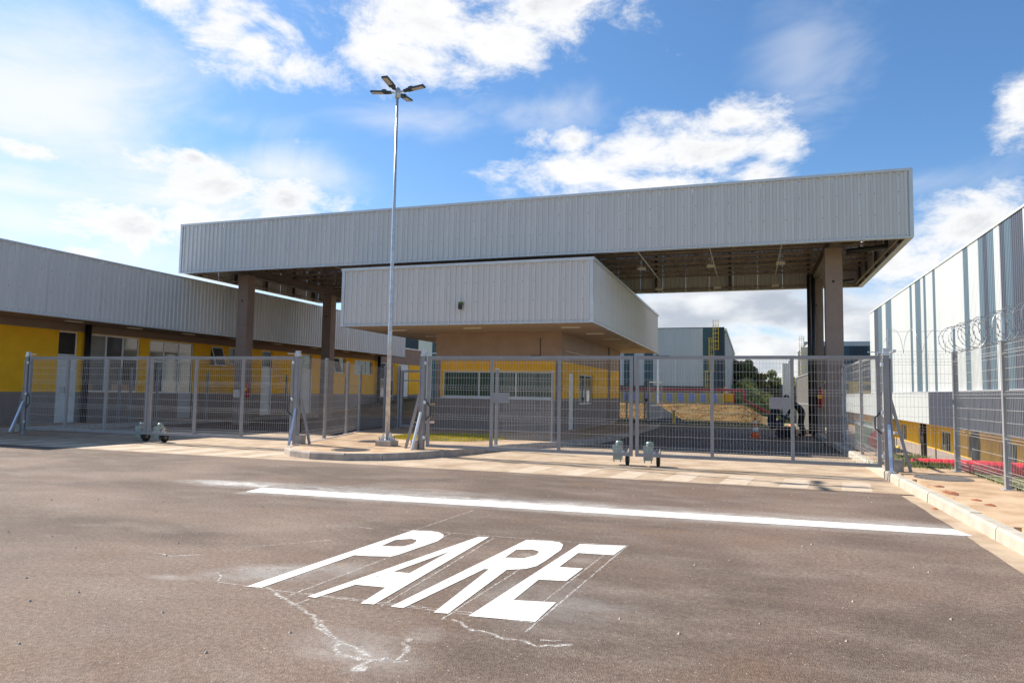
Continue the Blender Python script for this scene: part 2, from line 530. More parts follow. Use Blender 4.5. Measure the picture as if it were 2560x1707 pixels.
def struct(o):
    o['kind'] = 'structure'
    return o


def stuff(o, label=None, cat=None):
    o['kind'] = 'stuff'
    if label:
        o['label'] = label
        o['category'] = cat
    return o


def copy_tree(o, parent, off):
    c = o.copy()
    COL.objects.link(c)
    c.parent = parent
    if parent is None:
        c.location = Vector(o.location) + Vector(off)
    for ch in list(o.children):
        copy_tree(ch, c, off)
    return c


def corr_mesh(name, m, W, H, pitch=0.2, depth=0.04, rib=0.30, screws=False):
    """trapezoid-ribbed sheet: u = local +X, faces local -Y, z 0..H"""
    n = max(1, round(W / pitch))
    p = W / n
    pr = [(0.0, 0.0)]
    for i in range(n):
        a = i * p
        pr += [(a + p * (0.5 - rib / 2 - 0.1), 0), (a + p * (0.5 - rib / 2), -depth), (a + p * (0.5 + rib / 2), -depth), (a + p * (0.5 + rib / 2 + 0.1), 0)]
    pr.append((W, 0.0))
    mb = MB()
    k = len(pr)
    mb.add([(u, d, 0) for u, d in pr] + [(u, d, H) for u, d in pr], [(i, i + 1, k + i + 1, k + i) for i in range(k - 1)])
    me = mb
    if screws:
        w = 0.011
        sv, sf = [], []
        for z in (0.07, H * 0.36, H * 0.68, H - 0.12):
            for i in range(n):
                if z > 0.1 and i % 3:
                    continue
                u = (i + 0.5) * p + (0.012 if i % 2 else -0.012)
                o = len(sv)
                sv += [(u - w, -depth - 0.004, z - w), (u + w, -depth - 0.004, z - w), (u + w, -depth - 0.004, z + w), (u - w, -depth - 0.004, z + w), (u, -depth - 0.012, z)]
                sf += [(o, o + 1, o + 4), (o + 1, o + 2, o + 4), (o + 2, o + 3, o + 4), (o + 3, o, o + 4)]
        nf = len(mb.f)
        mb.add(sv, sf)
        out = mb.mesh(name, m)
        out.materials.append(M['steel_dark'])
        for k in range(nf, len(out.polygons)):
            out.polygons[k].material_index = 1
        return out
    return mb.mesh(name, m)


def sheets(parent, name, m, start, rotz, length, z0, H, n, pitch=0.2, depth=0.04):
    """n ribbed sheets side by side, each an object sharing one mesh"""
    W = length / n
    me = corr_mesh(name, m, W - 0.004, H, pitch, depth, screws=(m == 'sheet'))
    c, s = math.cos(rotz), math.sin(rotz)
    out = []
    for i in range(n):
        t = i * W + 0.002
        jit = 0.0025 * (i % 2)
        out.append(place(name, me, parent, (start[0] + c * t + s * jit, start[1] + s * t - c * jit, z0), rotz))
    return out


# ================================================================ ground


def terrain_z(x, y):
    def sm(a, b, t):
        t = min(1, max(0, (t - a) / (b - a)))
        return t * t * (3 - 2 * t)
    z = -0.06 - 3.95 * max(sm(17.6, 25.5, y), sm(13, 22, x)) * sm(3.95, 4.7, x)
    z -= 2.6 * sm(-1.0, 3.0, x) * (1 - sm(3.9, 5.0, x)) * sm(48, 60, y)
    d = math.hypot(x, y)
    z += 4.0 * sm(9, 60, x) * sm(130, 240, y)
    return z


mb = MB()
xs = [-2500, -1200, -600, -300, -150, -80, -50, -35, -25, -15, -8, -4, -1, 0.5, 2, 3.0, 3.9, 4.2, 4.5, 4.8, 5.2, 5.8, 6.4, 7, 7.6, 8.3, 9, 12, 14, 16, 18, 20, 22, 40, 60, 100, 200, 400, 900, 2500]
ys = [-2500, -900, -300, -100, -40, -10, 5, 15, 17, 18, 19, 20, 21, 22, 23, 24, 25, 26, 28, 34, 40, 46, 50, 54, 58, 62, 70, 85, 100, 120, 140, 160, 180, 210, 250, 300, 400, 700, 1400, 3500]
mb.add([(x, y, terrain_z(x, y)) for y in ys for x in xs],
       [(j * len(xs) + i, j * len(xs) + i + 1, (j + 1) * len(xs) + i + 1, (j + 1) * len(xs) + i) for j in range(len(ys) - 1) for i in range(len(xs) - 1)])
struct(mb.build('terrain', 'terrain'))


def jag(p, q, n, amp):
    p, q = Vector((*p, 0)), Vector((*q, 0))
    d = q - p
    nn = Vector((-d.y, d.x, 0)).normalized()
    return [tuple((p + d * (i / n) + nn * rnd.uniform(-amp, amp))[:2]) for i in range(n + 1)]


APR = 12.78
front_edge = jag((-60, APR), (2.26, APR), 160, 0.012)
right_edge = jag((2.26, APR - 0.05), (2.40, -12), 90, 0.014)
poly = front_edge + right_edge + [(2.4, -30), (-60, -30)]
struct(MB().prism(poly, -0.05, 0.0).build('asphalt_road', 'asphalt'))
ap = struct(MB().prism([(-22.5, APR - 0.12), (2.36, APR - 0.12), (2.5, APR - 0.12), (2.5, 19.5), (-22.5, 20.4)], -0.06, -0.004).build('driveway_apron', 'apron'))
struct(MB().prism([(-60, 14.0), (-22.5, 14.0), (-22.5, APR - 0.12), (-60, APR - 0.12)], -0.06, -0.004).build('roadside_ground', 'apron'))
struct(MB().prism([(2.16, APR), (2.62, APR), (2.62, -12), (2.3, -12)], -0.06, -0.004).build('gutter', 'apron'))
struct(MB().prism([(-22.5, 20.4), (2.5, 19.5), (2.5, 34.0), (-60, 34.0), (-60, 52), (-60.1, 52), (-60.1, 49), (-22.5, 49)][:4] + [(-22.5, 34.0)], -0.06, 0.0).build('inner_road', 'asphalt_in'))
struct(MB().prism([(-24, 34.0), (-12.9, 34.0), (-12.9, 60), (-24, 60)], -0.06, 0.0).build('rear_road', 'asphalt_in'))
# worn cream stripes across both driveway mouths
def stripe_poly(x):
    return [(x, 12.86), (x + 0.46, 12.86), (x + 0.62, 14.18), (x + 0.16, 14.18)]
for k in range(7):
    x = 1.43 - 0.98 * k
    MB().prism(stripe_poly(x), -0.01, -0.0015).build('painted_stripe', 'zebra', ap)
for k in range(11):
    x = -10.9 - 0.98 * k
    MB().prism(stripe_poly(x), -0.01, -0.0015).build('painted_stripe', 'zebra', ap)


def resample(pts, step):
    pts = [Vector((*p, 0)) for p in pts]
    out = [pts[0]]
    L = [0]
    for a, b in zip(pts, pts[1:]):
        L.append(L[-1] + (b - a).length)
    n = max(1, round(L[-1] / step))
    for i in range(1, n + 1):
        t = L[-1] * i / n
        j = max(k for k in range(len(L)) if L[k] <= t + 1e-6)
        if j == len(pts) - 1:
            out.append(pts[-1])
        else:
            out.append(pts[j].lerp(pts[j + 1], (t - L[j]) / (L[j + 1] - L[j])))
    return out


def kerb_run(pts, parent, m, w=0.14, h=0.15, step=0.85, gap=0.010):
    """kerb stones one by one; body lies to the left of the direction of travel"""
    P = resample(pts, step)
    for i in range(len(P) - 1):
        a, b = P[i], P[i + 1]
        d = (b - a).normalized()
        def nrm(k):
            d0 = (P[k] - P[max(k - 1, 0)]) if k > 0 else P[1] - P[0]
            d1 = (P[min(k + 1, len(P) - 1)] - P[k]) if k < len(P) - 1 else d0
            t = (d0.normalized() + d1.normalized()).normalized()
            return Vector((-t.y, t.x, 0))
        a2, b2 = a + d * gap / 2, b - d * gap / 2
        na, nb = nrm(i), nrm(i + 1)
        hz = h + rnd.uniform(-0.004, 0.004)
        sh = rnd.uniform(-0.005, 0.005)
        vs = []
        for p, nn in ((a2, na), (b2, nb)):
            q = p + nn * sh
            vs += [(q.x, q.y, -0.05), (q.x + nn.x * 0.012, q.y + nn.y * 0.012, hz - 0.03), (q.x + nn.x * 0.035, q.y + nn.y * 0.035, hz), (q.x + nn.x * w, q.y + nn.y * w, hz), (q.x + nn.x * w, q.y + nn.y * w, -0.05)]
        fs = [(k, k + 5, (k + 1) % 5 + 5, (k + 1) % 5) for k in range(5)] + [(0, 1, 2, 3, 4), (9, 8, 7, 6, 5)]
        MB().add(vs, fs).build('kerb_stone', m, parent)


# island between the two driveways
isl = [(-12.75, 34), (-12.75, 22), (-12.6, 20.9), (-12.1, 19.4), (-11.45, 17.2), (-10.95, 15.3), (-10.5, 14.1), (-10.1, 13.65), (-9.46, 13.26), (-8.97, 13.18), (-8.3, 13.25),
       (-7.72, 13.5), (-7.15, 14.2), (-6.8, 14.95), (-6.45, 15.95), (-6.2, 17.2), (-5.3, 19.2), (-4.45, 21.1), (-4.22, 23.3), (-4.1, 27.4), (-4.05, 34)]
ic = Vector((-8.5, 24, 0))
inner = []
for i, p in enumerate(isl):
    a, b = Vector((*isl[max(i - 1, 0)], 0)), Vector((*isl[min(i + 1, len(isl) - 1)], 0))
    t = (b - a).normalized()
    inner.append((p[0] - t.y * 0.13, p[1] + t.x * 0.13))
island = struct(MB().prism(inner, -0.05, 0.138).build('island_sidewalk', 'walk'))
kerb_run(isl, island, 'kerb')
# joints scored in the island paving
jm = MB()
for y in (14.9, 16.6, 18.4, 20.2):
    jm.box(-10.6 + (14.9 - y) * -0.02 - (y - 14.9) * 0.3, -6.9, y, y + 0.012, 0.137, 0.1392)
for x in (-9.9, -8.4):
    jm.box(x, x + 0.012, 14.0, 21.0, 0.137, 0.1394)
jm.build('paving_joint', 'iron', island)

# right-hand sidewalk with its pale kerb and slabs
rw = struct(MB().prism([(2.66, -12), (3.98, -12), (3.98, 34), (2.60, 34), (2.56, 15.4)], -0.05, 0.10).build('right_sidewalk', 'walk'))
kerb_run([(2.42, 34), (2.42, 15.5), (2.47, 12.5), (2.55, 8), (2.62, -12)], rw, 'kerb_pale', 0.16, 0.15, 0.95, 0.012)
y = -12.0
while y < 33:
    y2 = y + 2.35
    xa, xb = (2.80 if y < 7 else 2.73 if y < 12 else 2.66 if y < 15 else 2.60), 3.96
    dz = rnd.uniform(-0.003, 0.003)
    MB().box(xa, xb, y + 0.008, y2 - 0.008, 0.0, 0.142 + dz).build('paving_slab', 'walk', rw)
    y = y2
# left building sidewalk
lw = struct(MB().box(-24.0, -22.52, 13.4, 60, -0.05, 0.138).build('left_sidewalk', 'walk'))
kerb_run([(-22.38, 34), (-22.38, 13.4)][::-1], lw, 'kerb', 0.14, 0.15, 1.0)
struct(MB().box(-33, -22.4, 13.0, 13.4, -0.05, 0.12).build('left_end_path', 'walk'))

# ================================================================ paint on the road
STOP = [(-7.042, 8.609), (-7.107, 9.056), (2.265, 9.606), (2.356, 9.221)]
tag(MB().prism(STOP, -0.01, 0.004).build('stop_line', 'paint'), 'long solid white stop line painted across the asphalt', 'road marking')
LET = {'P': ([(-3.674, 4.545), (-3.502, 7.002), (-3.326, 7.056), (-3.203, 7.032), (-3.095, 6.927), (-3.043, 6.803), (-3.02, 6.613), (-3.058, 6.307), (-3.103, 5.929), (-3.134, 5.843), (-3.33, 5.777), (-3.466, 5.759), (-3.549, 4.569)],
             [(-3.432, 6.201), (-3.439, 6.501), (-3.312, 6.606), (-3.248, 6.584), (-3.214, 6.53), (-3.194, 6.414), (-3.22, 6.265), (-3.32, 6.222)]),
       'A': ([(-3.09, 4.501), (-2.717, 6.986), (-2.611, 7.011), (-2.545, 4.515), (-2.645, 4.499), (-2.678, 4.925), (-2.935, 4.905), (-3.017, 4.495)],
             [(-2.851, 5.372), (-2.706, 5.38), (-2.718, 6.259)]),
       'R': ([(-2.41, 4.513), (-2.205, 7.034), (-1.986, 7.079), (-1.862, 7.063), (-1.796, 6.967), (-1.754, 6.729), (-1.77, 6.254), (-1.789, 6.022), (-1.851, 5.89), (-1.99, 5.798), (-1.973, 4.518), (-2.074, 4.508), (-2.138, 5.757), (-2.178, 5.748), (-2.315, 4.515)],
             [(-2.152, 6.21), (-2.158, 6.557), (-2.018, 6.626), (-1.95, 6.594), (-1.922, 6.537), (-1.916, 6.414), (-1.985, 6.256)]),
       'E': ([(-1.823, 4.525), (-1.646, 7.06), (-1.191, 7.16), (-1.235, 6.702), (-1.567, 6.662), (-1.597, 6.067), (-1.389, 6.097), (-1.424, 5.644), (-1.645, 5.596), (-1.657, 4.986), (-1.349, 5.046), (-1.365, 4.578)], None)}
pare = thing('road_lettering', 'tall white letters reading PARE painted on the asphalt before the stop line', 'road marking', (-2.45, 5.8, 0))
for ch in 'PARE':
    outer, hole = LET[ch]
    bm = bmesh.new()
    edges = []
    for lp in (outer, hole):
        if not lp:
            continue
        vs_ = [bm.verts.new((x, y, 0.004)) for x, y in lp]
        for i in range(len(vs_)):
            edges.append(bm.edges.new((vs_[i], vs_[(i + 1) % len(vs_)])))
    bmesh.ops.triangle_fill(bm, use_beauty=True, use_dissolve=False, edges=edges, normal=(0, 0, 1))
    me = bpy.data.meshes.new('letter')
    bm.to_mesh(me)
    bm.free()
    me.materials.append(M['paint'])
    o = place('letter', me, pare)
    o['label'] = 'white painted letter ' + ch

# chalk setting-out lines and drifted paint dust: thin films with a broken edge
def film_mat(name, col, scale, lo, hi, amt, stretch=(1, 1, 1)):
    m = bpy.data.materials.new(name)
    m.use_nodes = True
    t = m.node_tree
    b = t.nodes['Principled BSDF']
    b.inputs['Base Color'].default_value = (*col, 1)
    b.inputs['Roughness'].default_value = 0.9
    co = N(t, 'ShaderNodeTexCoord')
    mpn = N(t, 'ShaderNodeMapping')
    mpn.inputs['Scale'].default_value = stretch
    t.links.new(co.outputs['Object'], mpn.inputs[0])
    n = N(t, 'ShaderNodeTexNoise')
    n.inputs['Scale'].default_value = scale
    n.inputs['Detail'].default_value = 8
    n.inputs['Roughness'].default_value = 0.75
    t.links.new(mpn.outputs[0], n.inputs['Vector'])
    n2 = N(t, 'ShaderNodeTexNoise')
    n2.inputs['Scale'].default_value = 160
    n2.inputs['Detail'].default_value = 2
    t.links.new(co.outputs['Object'], n2.inputs['Vector'])
    at = N(t, 'ShaderNodeAttribute', attribute_name='cover')
    f = MATH(t, 'MULTIPLY', SMOOTH(t, n.outputs['Fac'], lo, hi), SMOOTH(t, n2.outputs['Fac'], 0.34, 0.6))
    f = MATH(t, 'MULTIPLY', MATH(t, 'MULTIPLY', f, at.outputs['Fac']), amt)
    t.links.new(f, b.inputs['Alpha'])
    return m


M['chalk'] = film_mat('chalk_line', (0.80, 0.78, 0.74), 20, 0.34, 0.70, 1.2)
M['dust'] = film_mat('paint_dust', (0.74, 0.71, 0.67), 2.2, 0.26, 0.80, 1.5, (0.5, 1.1, 1))


def film(name, m, quads, z, parent=None):
    """quads: list of 4 (x,y,cover)"""
    vs_, fs, cv = [], [], []
    for q in quads:
        o = len(vs_)
        for (x, y, c) in q:
            vs_.append((x, y, z))
            cv.append(c)
        fs.append((o, o + 1, o + 2, o + 3))
    me = bpy.data.meshes.new(name)
    me.from_pydata(vs_, [], fs)
    at = me.attributes.new('cover', 'FLOAT', 'POINT')
    at.data.foreach_set('value', cv)
    me.materials.append(M[m])
    return place(name, me, parent)


CH = [[(-3.387, 8.505), (-3.493, 6.983), (-3.572, 5.982)], [(-3.964, 4.569), (-3.08, 4.545), (-1.362, 4.559)], [(-3.16, 4.565), (-1.764, 4.601)], [(-3.665, 6.987), (-3.152, 7.043), (-1.17, 7.169)], [(-1.177, 7.213), (-1.368, 4.355)],
      [(-4.508, 6.874), (-4.295, 6.861), (-4.138, 6.954), (-3.926, 6.907)], [(-1.236, 4.262), (-1.145, 4.28), (-1.114, 4.299)], [(-4.193, 4.816), (-4.055, 4.713), (-3.983, 4.591)], [(-4.589, 5.635), (-4.035, 6.244)],
      [(-3.038, 4.461), (-3.078, 4.253)], [(-1.321, 6.683), (-1.442, 5.009)], [(-1.837, 7.045), (-1.965, 4.393)], [(-2.549, 6.987), (-2.481, 4.5)], [(-3.05, 7.011), (-3.237, 4.381)], [(-5.2, 5.15), (-4.95, 5.1), (-4.7, 5.28)], [(0.75, 10.9), (1.5, 10.95)], [(-6.2, 9.4), (-5.2, 11.5)]]
CHB = [[(-3.539, 4.6), (-3.239, 4.405), (-2.968, 4.251), (-2.723, 4.082), (-2.661, 3.963), (-2.512, 3.883), (-2.358, 3.758), (-2.324, 3.666), (-2.23, 3.608), (-2.131, 3.587), (-2.041, 3.598), (-1.958, 3.619), (-1.965, 3.664), (-2.02, 3.624), (-2.044, 3.561), (-2.076, 3.477), (-2.067, 3.425), (-2.016, 3.437), (-2.003, 3.492)],
       [(-1.905, 3.63), (-1.86, 3.657), (-1.903, 3.676), (-1.912, 3.78), (-1.947, 3.863), (-1.998, 3.91), (-1.988, 4.001)],
       [(-1.907, 4.416), (-1.709, 4.295), (-1.556, 4.262), (-1.435, 4.201), (-1.343, 4.22), (-1.24, 4.158), (-1.165, 4.181), (-1.038, 4.254)], [(-2.7, 4.079), (-2.444, 3.82), (-2.346, 3.79), (-2.171, 3.694), (-2.062, 3.644)]]


def ribbon(pts, w, c=1.0, wob=0.006):
    P = resample(pts, 0.05)
    P = [p + Vector((rnd.gauss(0, wob), rnd.gauss(0, wob), 0)) for p in P]
    out = []
    prev = None
    for i, p in enumerate(P):
        d = (P[min(i + 1, len(P) - 1)] - P[max(i - 1, 0)])
        if d.length < 1e-6:
            continue
        nn = Vector((-d.y, d.x, 0)).normalized()
        ww = w * rnd.uniform(0.5, 1.3)
        cur = (p - nn * ww, p, p + nn * ww)
        if prev:
            for k in (0, 1):
                cc = [0.0, c, 0.0]
                out.append([(prev[k].x, prev[k].y, cc[k]), (cur[k].x, cur[k].y, cc[k]), (cur[k + 1].x, cur[k + 1].y, cc[k + 1]), (prev[k + 1].x, prev[k + 1].y, cc[k + 1])])
        prev = cur
    return out


q = []
for l in CH:
    q += ribbon(l, 0.013, 1.0, 0.002)
for l in CHB:
    q += ribbon(l, 0.026, 1.0, 0.010)
stuff(film('chalk_lines', 'chalk', q, 0.0026), 'thin white chalk setting-out lines and scrawls around the painted letters', 'chalk lines')
q = []
def patch(cx, cy, rx, ry, c, rot=0.0, rings=4, n=20):
    out = []
    for i in range(rings):
        r0, r1 = i / rings, (i + 1) / rings
        for k in range(n):
            a0, a1 = 2 * math.pi * k / n, 2 * math.pi * (k + 1) / n
            qd = []
            for rr, aa in ((r0, a0), (r1, a0), (r1, a1), (r0, a1)):
                x, y = rx * rr * math.cos(aa), ry * rr * math.sin(aa)
                qd.append((cx + x * math.cos(rot) - y * math.sin(rot), cy + x * math.sin(rot) + y * math.cos(rot), c * (1 - rr) ** 0.8))
            out.append(qd)
    return out
# drift along the far side of the stop line
nseg = 60
for i in range(nseg):
    t0, t1 = i / nseg, (i + 1) / nseg
    def L(t, off):
        x = -7.107 + (2.265 + 7.107) * t
        y = 9.056 + (9.606 - 9.056) * t
        return x, y + off
    wid = 0.55 - 0.25 * t0
    c0 = 2.2 - 1.3 * t0
    for lo, hi, ca, cb in ((-0.02, 0.15, c0 * 0.8, c0 * 0.5), (0.15, wid + 0.2, c0 * 0.5, 0)):
        q.append([(*L(t0, lo), ca), (*L(t1, lo), ca), (*L(t1, hi), cb), (*L(t0, hi), cb)])
    for lo, hi, ca, cb in ((-0.47, -0.40, 0.3 * c0, 0.3 * c0), (-0.72, -0.47, 0, 0.3 * c0)):
        q.append([(*L(t0, lo), ca if lo < -0.6 else ca), (*L(t1, lo), ca), (*L(t1, hi), cb), (*L(t0, hi), cb)])
for a in ((-7.6, 9.25, 1.4, 0.45, 1.5, 0.05), (-5.0, 9.6, 1.8, 0.5, 0.8, 0.05), (-3.7, 5.0, 0.8, 0.35, 0.7, 0.5), (-2.2, 3.7, 0.6, 0.35, 0.45, -0.4), (-1.3, 5.0, 0.9, 0.8, 0.25, 0.2), (-3.75, 4.9, 0.45, 0.2, 0.8, 0.5), (-4.35, 4.55, 0.3, 0.1, 0.7, 0.2), (-1.95, 4.1, 0.16, 0.2, 0.4, 0.3), (-1.75, 5.2, 0.2, 0.5, 0.4, 0.1), (-3.25, 5.2, 0.2, 0.45, 0.25, 0.1),
          (-2.35, 3.75, 0.25, 0.10, 0.7, -0.6), (-0.95, 2.95, 0.55, 0.22, 0.85, 0.2), (-1.45, 6.35, 0.18, 0.2, 0.4, 0), (-2.0, 6.4, 0.1, 0.12, 0.35, 0), (-2.04, 3.47, 0.10, 0.06, 2.2, 0.4), (-0.6, 3.0, 0.5, 0.2, 0.7, 0.1), (-2.45, 5.1, 0.15, 0.4, 0.3, 0.0)):
    q += patch(*a)
stuff(film('paint_dust', 'dust', q, 0.0014), 'white paint dust drifted along the stop line and around the letters', 'paint dust')

# loose pebbles and crumbs
pm = MB()
for i in range(150):
    x, y = rnd.uniform(-9, 2.0), rnd.uniform(2.2, 12.5)
    r = rnd.uniform(0.006, 0.016)
    pm.add([(x - r, y, 0), (x, y - r, 0), (x + r * 1.1, y, 0), (x, y + r, 0), (x + r * .2, y, r)], [(0, 1, 4), (1, 2, 4), (2, 3, 4), (3, 0, 4)])
stuff(pm.build('pebbles', 'kerb'), 'tiny loose stones scattered on the asphalt', 'pebbles')
sm_ = MB()
for (x, y, a, b) in ((2.84, 12.85, 0.09, 0.09), (2.82, 12.05, 0.09, 0.30), (2.96, 11.35, 0.07, 0.12), (3.0, 10.9, 0.07, 0.11), (2.44, 11.3, 0.04, 0.08)):
    pts = [(x + a * rnd.uniform(.7, 1.15) * math.cos(k * .524), y + b * rnd.uniform(.7, 1.15) * math.sin(k * .524)) for k in range(12)]
    z = 0.146 if x > 2.6 else -0.002
    sm_.add([(px, py, z) for px, py in pts] + [(x, y, z + 0.02)], [(k, (k + 1) % 12, 12) for k in range(12)])
stuff(sm_.build('soil_spill', 'dirt'), 'small heaps of red soil spilled on the right pavement kerb', 'soil')


def manhole(label, x, y, r, z=0.143):
    t = thing('manhole_cover', label, 'manhole cover', (x, y, z), 'iron covers set in the pavements')
    MB().lathe([(r + 0.04, -0.03), (r + 0.04, 0.004), (r + 0.012, 0.004), (r + 0.012, -0.01)], (x, y, z), 24).build('frame_ring', 'iron', t)
    m_ = MB().lathe([(r, -0.03), (r, 0.002), (0.001, 0.002)], (x, y, z), 24)
    k = -r
    while k < r:
        h = math.sqrt(max(0, (r * 0.9) ** 2 - k * k))
        if h > 0.03:
            m_.box(x + k, x + k + 0.02, y - h, y + h, z + 0.002, z + 0.010)
        k += 0.05
    m_.build('lid', 'iron', t)


manhole('round iron cover in the island pavement near its front kerb', -8.75, 14.22, 0.40)
manhole('round iron cover in the island pavement behind the lamp pole foot', -9.7, 16.9, 0.38)
manhole('round iron cover in the pavement right of the gates', 3.22, 14.25, 0.42)

# ================================================================ big entrance canopy
CX0, CX1, CY0, CY1, CZ0, CZ1 = -22.0, 4.42, 22.4, 32.0, 6.155, 8.13
can = thing('entrance_canopy', 'large flat grey corrugated canopy on brown columns over the driveways', 'canopy', (-8.8, 27, 0))
sheets(can, 'fascia_sheet', 'sheet', (CX0, CY0), 0.0, CX1 - CX0, CZ0, CZ1 - CZ0, 26)
sheets(can, 'fascia_sheet', 'sheet', (CX1, CY0), R(90), CY1 - CY0, CZ0, CZ1 - CZ0, 9)
sheets(can, 'fascia_sheet', 'sheet', (CX1, CY1), R(180), CX1 - CX0, CZ0, CZ1 - CZ0, 26)
sheets(can, 'fascia_sheet', 'sheet', (CX0, CY1), R(270), CY1 - CY0, CZ0, CZ1 - CZ0, 9)
for nm, z0, z1, o, m in (('top_flashing', CZ1 - 0.03, CZ1 + 0.05, 0.07, 'trim'), ('bottom_flashing', CZ0 - 0.012, CZ0 + 0.02, 0.06, 'trim')):
    mb = MB()
    mb.box(CX0 - o, CX1 + o, CY0 - o, CY0 + 0.12, z0, z1)
    mb.box(CX0 - o, CX1 + o, CY1 - 0.12, CY1 + o, z0, z1)
    mb.box(CX0 - o, CX0 + 0.12, CY0 + 0.12, CY1 - 0.12, z0, z1)
    mb.box(CX1 - 0.12, CX1 + o, CY0 + 0.12, CY1 - 0.12, z0, z1)
    mb.build(nm, m, can)
for x, z in ((CX0 - 0.02, 0), (CX1 + 0.02, 0)):
    MB().box(x - 0.05, x + 0.05, CY0 - 0.06, CY0 + 0.03, CZ0 + 0.02, CZ1 - 0.03).build('corner_flashing', 'trim', can)
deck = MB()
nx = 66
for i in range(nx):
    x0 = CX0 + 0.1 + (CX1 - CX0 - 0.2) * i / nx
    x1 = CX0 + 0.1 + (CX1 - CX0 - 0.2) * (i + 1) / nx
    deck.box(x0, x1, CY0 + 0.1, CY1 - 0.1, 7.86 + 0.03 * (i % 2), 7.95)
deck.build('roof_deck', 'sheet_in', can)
for x in (-20.21, 2.55):
    mb = MB()
    mb.box(x - 0.14, x + 0.14, CY0 + 0.12, CY1 - 0.12, 6.28, 6.32)
    mb.box(x - 0.02, x + 0.02, CY0 + 0.12, CY1 - 0.12, 6.32, 6.60)
    mb.box(x - 0.14, x + 0.14, CY0 + 0.12, CY1 - 0.12, 6.60, 6.64)
    mb.build('main_beam', 'beam', can)
for i in range(9):
    y = 22.95 + i * (31.45 - 22.95) / 8
    mb = MB()
    xa, xb = CX0 + 0.12, CX1 - 0.12
    mb.bar((xa, y, 6.79), (xb, y, 6.79), 0.08, 0.07)
    mb.bar((xa, y, 7.80), (xb, y, 7.80), 0.08, 0.07)
    n = 44
    for k in range(n):
        x0, x1 = xa + (xb - xa) * k / n, xa + (xb - xa) * (k + 1) / n
        za, zb = (6.82, 7.77) if k % 2 == 0 else (7.77, 6.82)
        mb.bar((x0, y, za), (x1, y, zb), 0.035)
    mb.build('roof_joist', 'steel', can)
for y in (23.4, 25.5, 27.6, 29.7, 31.4):
    for x in (CX0 + 0.12, CX1 - 0.12):
        MB().box(x - 0.05, x + 0.05, y - 0.05, y + 0.05, CZ0 + 0.03, 7.86).build('fascia_post', 'steel_dark', can)
for k in range(8):
    x = CX0 + 2 + k * 3.2
    MB().box(x - 0.05, x + 0.05, CY1 - 0.16, CY1 - 0.06, CZ0 + 0.03, 7.86).build('fascia_post', 'steel_dark', can)
mb = MB()
for z in (6.24, 7.2):
    mb.box(CX0 + 0.17, CX1 - 0.17, CY1 - 0.25, CY1 - 0.17, z, z + 0.05)
    mb.box(CX0 + 0.17, CX0 + 0.25, CY0 + 0.17, CY1 - 0.25, z, z + 0.05)
    mb.box(CX1 - 0.25, CX1 - 0.17, CY0 + 0.17, CY1 - 0.25, z, z + 0.05)
mb.build('fascia_girt', 'steel', can)
for (x, y) in ((-20.21, 24.22), (2.55, 24.22), (-20.21, 30.4), (2.55, 30.4)):
    c = MB().box(x - 0.25, x + 0.25, y - 0.22, y + 0.22, -0.02, 6.28).build('column', 'column', can)
    mb = MB()
    mb.tube([(x - 0.02, y - 0.205, 5.2), (x - 0.02, y - 0.226, 5.2)], 0.045, 12)
    mb.build('drain_hole', 'dark', c)
# drain pipes under the canopy
MB().tube([(2.9, 23.9, 6.10), (4.05, 23.9, 6.22)], 0.09, 12).build('drain_pipe', 'black', can, True)
MB().tube([(2.9, 30.0, 6.05), (3.9, 30.0, 6.15)], 0.06, 10).build('drain_pipe', 'black', can, True)
MB().tube([(2.42, 29.98, 0.1), (2.42, 29.98, 6.4)], 0.08, 12).build('downpipe', 'black', can, True)
MB().tube([(2.24, 29.98, 0.1), (2.24, 29.98, 6.4)], 0.055, 12).build('downpipe', 'black', can, True)
# conduits and flood fittings
for x in (-3.73, -1.27, 1.04, -13.6, -16.2):
    MB().tube([(x, 23.2, 6.58), (x, 31.3, 6.58)], 0.02, 6).build('conduit', 'galv', can)
    for y in (25.6, 30.7):
        f = MB().box(x - 0.14, x + 0.14, y - 0.10, y + 0.10, 6.10, 6.18).build('flood_fitting', 'fixture', can)
        MB().bar((x, y, 6.18), (x, y, 6.58), 0.03).build('hanger', 'galv', f)
        mb = MB()
        for k in range(3):
            mb.box(x - 0.115 + k * 0.08, x - 0.05 + k * 0.08, y - 0.07, y + 0.07, 6.094, 6.099)
        mb.build('lens', 'lamp_glass', f)

# ================================================================ gatehouse
GX0, GX1, GY0, GY1, GZ0, GZ1 = -13.39, -4.59, 21.0, 37.1, 3.73, 5.71
gh = thing('gatehouse', 'low gatehouse with deep corrugated roof edge and a brown and yellow front wall', 'building', (-9, 29, 0.15))
sheets(gh, 'fascia_sheet', 'sheet', (GX0, GY0), 0.0, GX1 - GX0, GZ0, GZ1 - GZ0, 9, 0.2, 0.042)
sheets(gh, 'fascia_sheet', 'sheet', (GX1, GY0), R(90), GY1 - GY0, GZ0, GZ1 - GZ0, 16, 0.2, 0.042)
sheets(gh, 'fascia_sheet', 'sheet', (GX1, GY1), R(180), GX1 - GX0, GZ0, GZ1 - GZ0, 9, 0.2, 0.042)
sheets(gh, 'fascia_sheet', 'sheet', (GX0, GY1), R(270), GY1 - GY0, GZ0, GZ1 - GZ0, 16, 0.2, 0.042)
